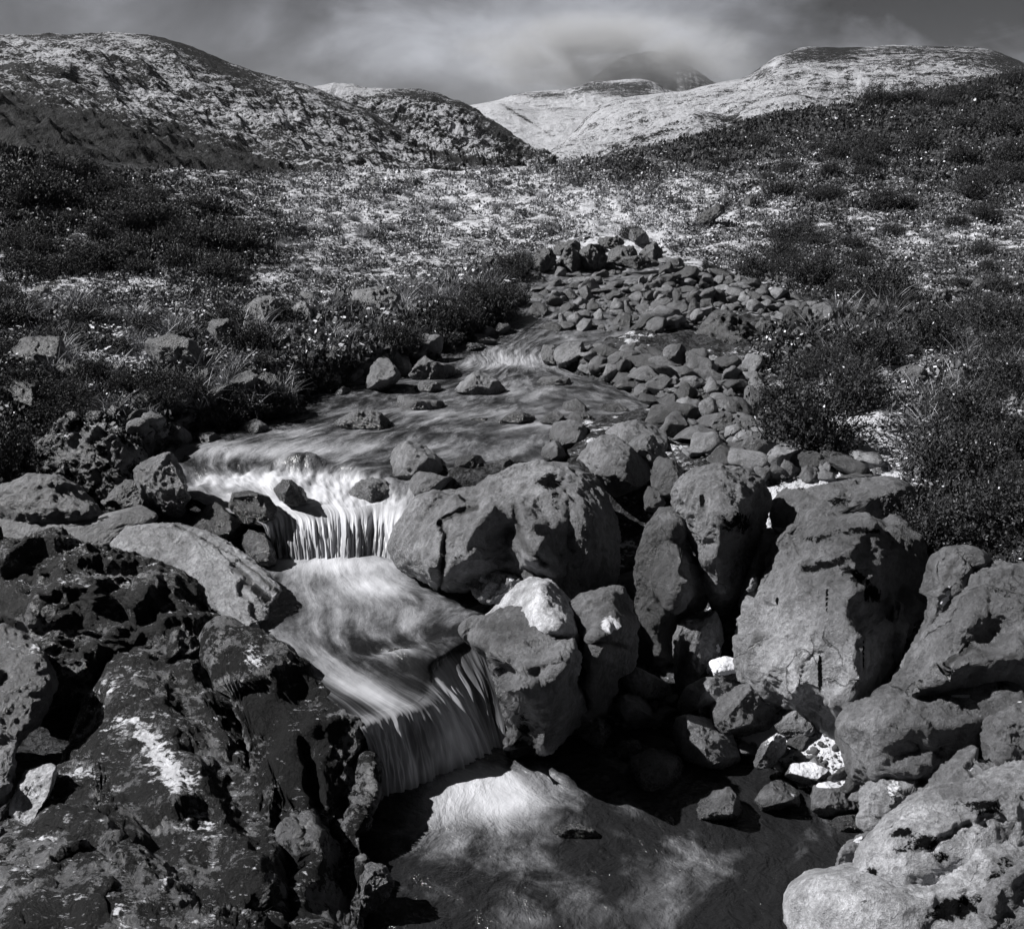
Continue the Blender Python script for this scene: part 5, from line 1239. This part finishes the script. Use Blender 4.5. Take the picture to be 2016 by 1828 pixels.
def shrub_parts(seed, n_twig=170, n_leaf=16, size=.012, leafy=1.0):
    """unit-size twiggy shrub: returns twig mesh and foliage mesh (radius about 1, height about 1)"""
    rg = np.random.default_rng(seed)
    lump = rg.normal(0, .35, (9, 3)); 
    tv, tf, lc, ls = [], [], [], []
    for i in range(n_twig):
        d = rg.normal(size=3); d[2] = abs(d[2]) * .8 + .25; d /= np.linalg.norm(d)
        L = rg.uniform(.55, 1.0) * (1 + .28 * math.sin(3 * math.atan2(d[1], d[0]) + seed) + .2 * math.sin(7 * d[0] + 2 * seed))
        p0 = np.array([rg.normal(0, .22), rg.normal(0, .22), 0.])
        side = rg.normal(size=3) * .16
        t = np.linspace(0, 1, 5)[:, None]
        ln = p0 + d * L * t + side * np.sin(t * 3.1) + np.array([0, 0, .12]) * t * t
        w = .010 * (1 - .7 * t)
        o1 = np.cross(d, rg.normal(size=3)); o1 /= np.linalg.norm(o1)
        b = len(tv) * 10
        tv.append(np.concatenate([ln + o1 * w, ln - o1 * w])); k = np.arange(4)
        tf.append(np.stack([b + k, b + k + 1, b + 6 + k, b + 5 + k], -1))
        tt = rg.uniform(.35, 1.03, n_leaf); 
        c = np.stack([np.interp(tt, t[:, 0], ln[:, q]) for q in range(3)], -1) + rg.normal(0, .035, (n_leaf, 3))
        lc.append(c)
    c = np.concatenate(lc)
    top = sst(.3, .9, c[:, 2]) 
    sn = (rg.random(len(c)) < .012 * top).astype(float)
    V, F, T, S = leaf_cloud(c, size * 1.6, rg, sn)
    a = mesh_np("branches", np.concatenate(tv), np.concatenate(tf)); a.materials.append(M_TWIG); attr(a, "tone", .3); attr(a, "snow", 0.)
    bm_ = mesh_np("foliage", V, F, False); bm_.materials.append(M_BUSH); attr(bm_, "tone", T); attr(bm_, "snow", S)
    return a, bm_
SHRUBS = [shrub_parts(31 + i, 300, 26, .019) for i in range(4)]
def make_tuft(seed, mat=None):
    rg = np.random.default_rng(seed)
    v, f, t, s_ = blades(150, 1.0, .17, .022, rg, droop=.9, snow=.10)
    m1 = mesh_np("blades", v, f); m1.materials.append(mat or M_GRASS); attr(m1, "tone", t); attr(m1, "snow", s_)
    return m1
TUFTS = [make_tuft(61 + i) for i in range(4)]
DARK_TUFTS = [make_tuft(61 + i, M_SCRUB) for i in range(4)]

def shrub(px, py, wpx, hpx, label, group=None, dmin=6.0, k=None, sink=.06, name="heath_shrub"):
    h, ok = ground_hit(px, py, dmin)
    if not ok[0]: return
    p = h[0]; sc = p[1] / FD
    root = bpy.data.objects.new(name, None); COL.objects.link(root); root.empty_display_size = .1
    root.location = (p[0], p[1], p[2] - sink * hpx * sc)
    root.rotation_euler = (0, 0, rgs.uniform(0, 6.28)); root.scale = (wpx * sc * .46, wpx * sc * .46, hpx * sc * .95)
    for me, nm in zip(SHRUBS[rgs.integers(4) if k is None else k], ("branches", "foliage")):
        c = bpy.data.objects.new(nm, me); COL.objects.link(c); c.parent = root
    return tag(root, label, "shrub", group)
def tuft(px, py, hpx, label, group=None, dmin=6.0, kinds=None):
    h, ok = ground_hit(px, py, dmin)
    if not ok[0]: return
    p = h[0]; sc = p[1] / FD
    o = bpy.data.objects.new("grass_tussock", (kinds or TUFTS)[rgs.integers(4)]); COL.objects.link(o)
    o.location = (p[0], p[1], p[2] - .02); s_ = hpx * sc
    o.scale = (s_ * 1.1, s_ * 1.1, s_); o.rotation_euler = (0, 0, rgs.uniform(0, 6.28))
    return tag(o, label, "grass", group)

BIG = [(1590, 880, 250, 160, "largest twiggy dark bush, standing on the gravel bar right of the bright upper pool"),
       (1680, 800, 170, 110, "dark bush just behind the largest twiggy bush, with grass arching over it"),
       (1545, 800, 120, 80, "small snow-flecked bush left behind the largest twiggy bush"),
       (1870, 930, 210, 130, "dark rounded bush at right above the snowy gravel terrace"),
       (1960, 1050, 260, 150, "black dense bush at the right edge above the sloping rock face"),
       (1830, 1060, 190, 110, "thin twigged bush hanging over the top of the massive right bank boulder"),
       (1900, 840, 170, 100, "bush at the right edge behind the dark rounded bush"),
       (2000, 900, 150, 110, "bush cut by the right edge of the picture, above the black dense bush"),
       (1985, 770, 160, 90, "low bush at the right edge beyond the snow patches"),
       (1720, 700, 160, 80, "dark bush on the right bank behind the flat mossy rock"),
       (1830, 690, 150, 90, "dark bush right of the flat mossy rock"),
       (1950, 660, 160, 90, "dark bush at the right edge behind the others"),
       (1600, 560, 120, 70, "bush overhanging the far right rim of the boulder bed"),
       (1740, 590, 150, 80, "dark broad bush on the right slope above the round smooth boulder"),
       (1480, 540, 90, 46, "little dark bush at the right rim of the far boulder bed"),
       (880, 660, 110, 80, "hanging bush on the left bank right above the water"),
       (960, 640, 110, 90, "dark bush at the corner of the left bank where the stream bends"),
       (790, 690, 100, 70, "bush on the left bank behind the leaning slab-sided boulder"),
       (620, 770, 110, 80, "bush on the left bank above the sandy patch"),
       (540, 820, 110, 80, "dark bush over the water at the near left bank"),
       (430, 830, 110, 80, "bush with pale grass on the near left bank"),
       (25, 930, 150, 130, "dark bush at the left edge, beside the big dark lichened boulder"),
       (110, 790, 110, 60, "dark bush behind the big dark lichened boulder"),
       (280, 440, 160, 60, "dark bush on the shaded left spur"), (420, 490, 150, 55, "dark bush at the right tip of the shaded left spur"),
       (90, 400, 170, 70, "dark bush high on the left edge of the shaded spur"), (200, 520, 150, 50, "dark bush at the foot of the shaded left spur"),
       (1240, 470, 70, 32, "tiny bush on the broken ledge at the stream head"),
       (1560, 480, 140, 50, "dark bush on the snowy right slope, above the far boulder bed")]
for a in BIG: shrub(*a)
rg2 = np.random.default_rng(77)
def many(fn, poly, n, lo, hi, label, group, **kw):
    for q in sample_poly(pts(poly), n, rg2):
        s_ = rg2.uniform(lo, hi)
        fn(q[0], q[1], *((s_ * rg2.uniform(1.2, 1.9), s_ * rg2.uniform(.7, 1)) if fn is shrub else (s_,)), label, group, **kw)
many(shrub, "1500,700 1700,640 2016,560 2060,1080 1800,1060 1780,820 1740,760 1560,760", 24, 34, 74, "dark twiggy shrub among the scrub covering the right bank", "scrub shrubs of the right bank")
many(shrub, "1330,300 1560,230 2016,160 2060,560 1700,600 1480,540 1500,400", 60, 22, 60, "dark low shrub dotted over the long right-hand slope", "shrubs on the right-hand slope")
many(shrub, "0,300 200,330 480,450 540,500 400,560 0,540", 60, 22, 60, "dark low shrub on the shaded spur at left", "shrubs on the shaded left spur")
many(shrub, "620,790 700,700 860,650 980,570 1030,520 1010,600 960,650 880,690 760,700 690,740 650,800", 34, 36, 66, "dark shrub hanging over the steep left bank of the stream", "shrubs along the left bank edge")
many(shrub, "0,600 560,640 640,760 420,860 0,860", 34, 36, 80, "dark shrub among the rocks of the near left heath", "shrubs of the near left heath")
many(tuft, "560,620 900,560 1010,520 990,580 860,640 700,700 560,740", 50, 34, 62, "pale grass tussock on the sunny left bank of the stream", "tussocks of the sunny left bank")
many(tuft, "0,600 560,620 620,760 420,850 0,800", 50, 36, 80, "dry grass tussock on the near left heath", "tussocks of the near left heath")
many(tuft, "1500,640 2016,560 2016,1060 1800,1040 1780,820 1560,740", 60, 40, 80, "dark grass tussock in the scrub of the right bank", "tussocks in the right bank scrub", kinds=DARK_TUFTS)
many(tuft, "500,420 1000,360 1250,420 1000,520 560,560", 50, 14, 30, "small grass tussock on the snowy meadow", "tussocks on the snowy meadow")

# the heath itself: countless sprigs and snow crumbs covering the banks and slopes
def heath(n, poly, hpx, seed, snowy=1.0):
    rg = np.random.default_rng(seed)
    q = sample_poly(pts(poly), n, rg); h, ok = ground_hit(q[:, 0], q[:, 1], 6.0)
    h, q = h[ok], q[ok]
    # keep clear of the stream
    sc = h[:, 1] / FD
    s0 = snow_at(q[:, 0], q[:, 1])
    patch = fbm(np.stack([h[:, 0], h[:, 1], 0 * sc], -1) * .55, 4)
    keep = (rg.random(len(h)) < np.clip(1.0 - 1.1 * s0 + patch * 1.1, .10, 1)); h, sc, s0 = h[keep], sc[keep], s0[keep]
    H = hpx * sc * rg.uniform(.5, 1.4, len(h)); per = 18; M_ = len(h)
    d = rg.normal(size=(M_, per, 3)); d[..., 2] = np.abs(d[..., 2]); d /= np.linalg.norm(d, axis=2)[..., None]
    rad = rg.uniform(.35, 1.0, (M_, per, 1))
    c = h[:, None] + d * rad * H[:, None, None] * np.array([1.0, 1.0, .62])
    cl_ = (rg.random((M_, 1)) < .25 + .6 * s0[:, None])
    snw = (rg.random((M_, per)) < (.02 + .9 * s0[:, None]) * snowy * cl_ * sst(.25, .8, d[..., 2]))
    a = rg.normal(size=(M_, per, 3)); a[..., 2] *= np.where(snw, .25, 1.0); a /= np.linalg.norm(a, axis=2)[..., None]
    b = rg.normal(size=(M_, per, 3)); b[..., 2] *= np.where(snw, .25, 1.0); b -= a * (a * b).sum(2)[..., None]; b /= np.linalg.norm(b, axis=2)[..., None]
    s_ = (np.maximum(.20 * H, 1.5 * sc)[:, None] * rg.uniform(.6, 1.3, (M_, per)) * np.where(snw, .72, 1.0))[..., None]
    # a third of the dark pieces are thin upright sprigs
    thin = ((rg.random((M_, per)) < .4) & ~snw)[..., None]
    a = np.where(thin, a * [.5, .5, .4] + [0, 0, .9], a)
    wb = np.where(thin, .22, .6)
    V = np.stack([c - a * s_, c - b * s_ * wb, c + a * s_ * np.where(thin, 1.5, 1.), c + b * s_ * wb], 2).reshape(-1, 3)
    i = np.arange(M_ * per)[:, None] * 4
    F4 = i + [0, 1, 2, 3]
    return V, F4, np.repeat(np.clip(rg.uniform(0, .5, (M_, per)) * (.3 + 1.3 * s0[:, None]) + .55 * np.clip(s0[:, None] - .35, 0, 1), 0, 1).ravel(), 4), np.repeat(snw.ravel().astype(float), 4)
HP = [(13000, "420,440 150,335 640,338 1000,322 1250,310 1330,330 1250,430 1040,520 1000,590 860,650 620,640 520,520", 13, 1.0),
      (15000, "1150,318 1300,275 1500,230 1700,200 2030,140 2030,620 1600,590 1330,500 1250,440", 14, .9),
      (9000, "0,280 540,480 560,640 0,640", 16, .8),
      (5500, "0,620 560,620 860,640 700,700 620,790 420,860 0,860", 26, 1.),
      (5000, "1480,660 2040,560 2060,1160 1900,1120 1800,1065 1770,900 1730,860 1740,770 1500,740", 28, .7),
      (900, "-30,840 75,845 60,900 50,960 -30,1010", 30, .6),
      (2500, "560,620 860,560 1020,520 1000,600 880,680 700,720 600,760", 34, 1.)]
parts = [heath(n, p, h, 300 + i, s) for i, (n, p, h, s) in enumerate(HP)]
V, F = merge([(a[0], a[1]) for a in parts])
me = mesh_np("heath", V, F, False); attr(me, "tone", np.concatenate([a[2] for a in parts])); attr(me, "snow", np.concatenate([a[3] for a in parts]))
tag(link("heath", me, M_LEAF), kind="stuff")
# ------------------------------------------------------------------ light and sky
SUN_AZ, SUN_EL = math.radians(-84), math.radians(42)     # azimuth measured from +Y (up the valley) towards +X
sd = bpy.data.lights.new("sun", 'SUN'); sd.energy = 5.0; sd.angle = math.radians(.5); sd.color = (1.0, .99, .985)
sun = bpy.data.objects.new("sun", sd); COL.objects.link(sun)
from mathutils import Vector
sv = Vector((math.sin(SUN_AZ) * math.cos(SUN_EL), math.cos(SUN_AZ) * math.cos(SUN_EL), math.sin(SUN_EL)))
sun.rotation_euler = (-sv).to_track_quat('-Z', 'Y').to_euler()
sun.location = sv * 50

wd = bpy.data.worlds.new("World"); SC.world = wd; wd.use_nodes = True
nt = wd.node_tree; nt.nodes.clear(); n = N(nt)
wo = nt.nodes.new('ShaderNodeOutputWorld'); bg = nt.nodes.new('ShaderNodeBackground')
nt.links.new(bg.outputs[0], wo.inputs[0]); bg.inputs[1].default_value = 0.05
sky = nt.nodes.new('ShaderNodeTexSky'); sky.sky_type = 'NISHITA'; sky.sun_disc = False
sky.sun_elevation = SUN_EL; sky.sun_rotation = SUN_AZ; sky.air_density = 1.0; sky.dust_density = 1.5
hs = nt.nodes.new('ShaderNodeHueSaturation'); hs.inputs['Saturation'].default_value = 0.10
nt.links.new(sky.outputs[0], hs.inputs['Color'])
tc = nt.nodes.new('ShaderNodeTexCoord'); dirv = tc.outputs['Generated']
sx = nt.nodes.new('ShaderNodeSeparateXYZ'); nt.links.new(dirv, sx.inputs[0])
x, y, z = sx.outputs
# cloud cover: grey banks drifting over the mountains, unseen sky overhead and behind dimmed to cut the fill light
def lobe(az, el, ra, re):
    """soft patch of cloud about a compass bearing and elevation (degrees)"""
    a = n.math('DIVIDE', n.math('SUBTRACT', n.math('ARCTAN2', x, y), math.radians(az)), math.radians(ra))
    e = n.math('DIVIDE', n.math('SUBTRACT', n.math('ARCSINE', z), math.radians(el)), math.radians(re))
    s_ = n.math('ADD', n.math('MULTIPLY', a, a), n.math('MULTIPLY', e, e))
    return n.math('POWER', 2.718, n.math('MULTIPLY', s_, -1.0))
cn = n.noise(n.scale(dirv, (2.6, 2.6, 7.5)), 1.35, 7, .52, .5)
cn2 = n.noise(n.scale(dirv, (9, 9, 14)), 1.0, 6, .55, .6)
cl = n.ramp(cn, .38, .64, .26, 1.12)
cl = n.math('MULTIPLY', cl, n.ramp(cn2, .32, .68, .62, 1.38))
cl = n.math('ADD', cl, n.math('MULTIPLY', lobe(3, 5.5, 8, 3), .85))
cl = n.math('ADD', cl, n.math('MULTIPLY', lobe(8, 9.5, 6, 2.2), .35))
cl = n.math('ADD', cl, n.math('MULTIPLY', lobe(-17, 6.5, 11, 3.5), .22))
cl = n.math('SUBTRACT', cl, n.math('MULTIPLY', lobe(23.5, 8.7, 6.5, 2.6), .95))
cl = n.math('SUBTRACT', cl, n.math('MULTIPLY', lobe(-8, 9.5, 4, 1.5), .25))
cl = n.math('MULTIPLY', n.math('MAXIMUM', cl, .12), .78)
over = n.math('MULTIPLY', n.ramp(z, .12, .6, 1.0, .16), n.ramp(z, .10, .20, 1.0, .62))
back = n.ramp(y, -.3, .5, .2, 1.0)
cl = n.math('MULTIPLY', n.math('MULTIPLY', cl, over), back)
mul = nt.nodes.new('ShaderNodeVectorMath'); mul.operation = 'SCALE'
tint = nt.nodes.new('ShaderNodeVectorMath'); tint.operation = 'MULTIPLY'; tint.inputs[1].default_value = (.97, .98, 1.06)
nt.links.new(hs.outputs[0], mul.inputs[0]); nt.links.new(cl, mul.inputs['Scale'])
nt.links.new(mul.outputs[0], tint.inputs[0]); nt.links.new(tint.outputs[0], bg.inputs[0])

vs = SC.view_settings
vs.view_transform = 'Standard'; vs.look = 'None'; vs.exposure = 0.58; vs.gamma = 1.0; vs.use_curve_mapping = False
SC.render.engine = 'CYCLES'
SC.cycles.max_bounces = 5; SC.cycles.diffuse_bounces = 2; SC.cycles.glossy_bounces = 3; SC.cycles.transparent_max_bounces = 8
SC.cycles.use_denoising = True
SC.cycles.denoising_input_passes = 'RGB_ALBEDO_NORMAL'
SC.cycles.denoising_prefilter = 'ACCURATE'
SC.cycles.volume_bounces = 0
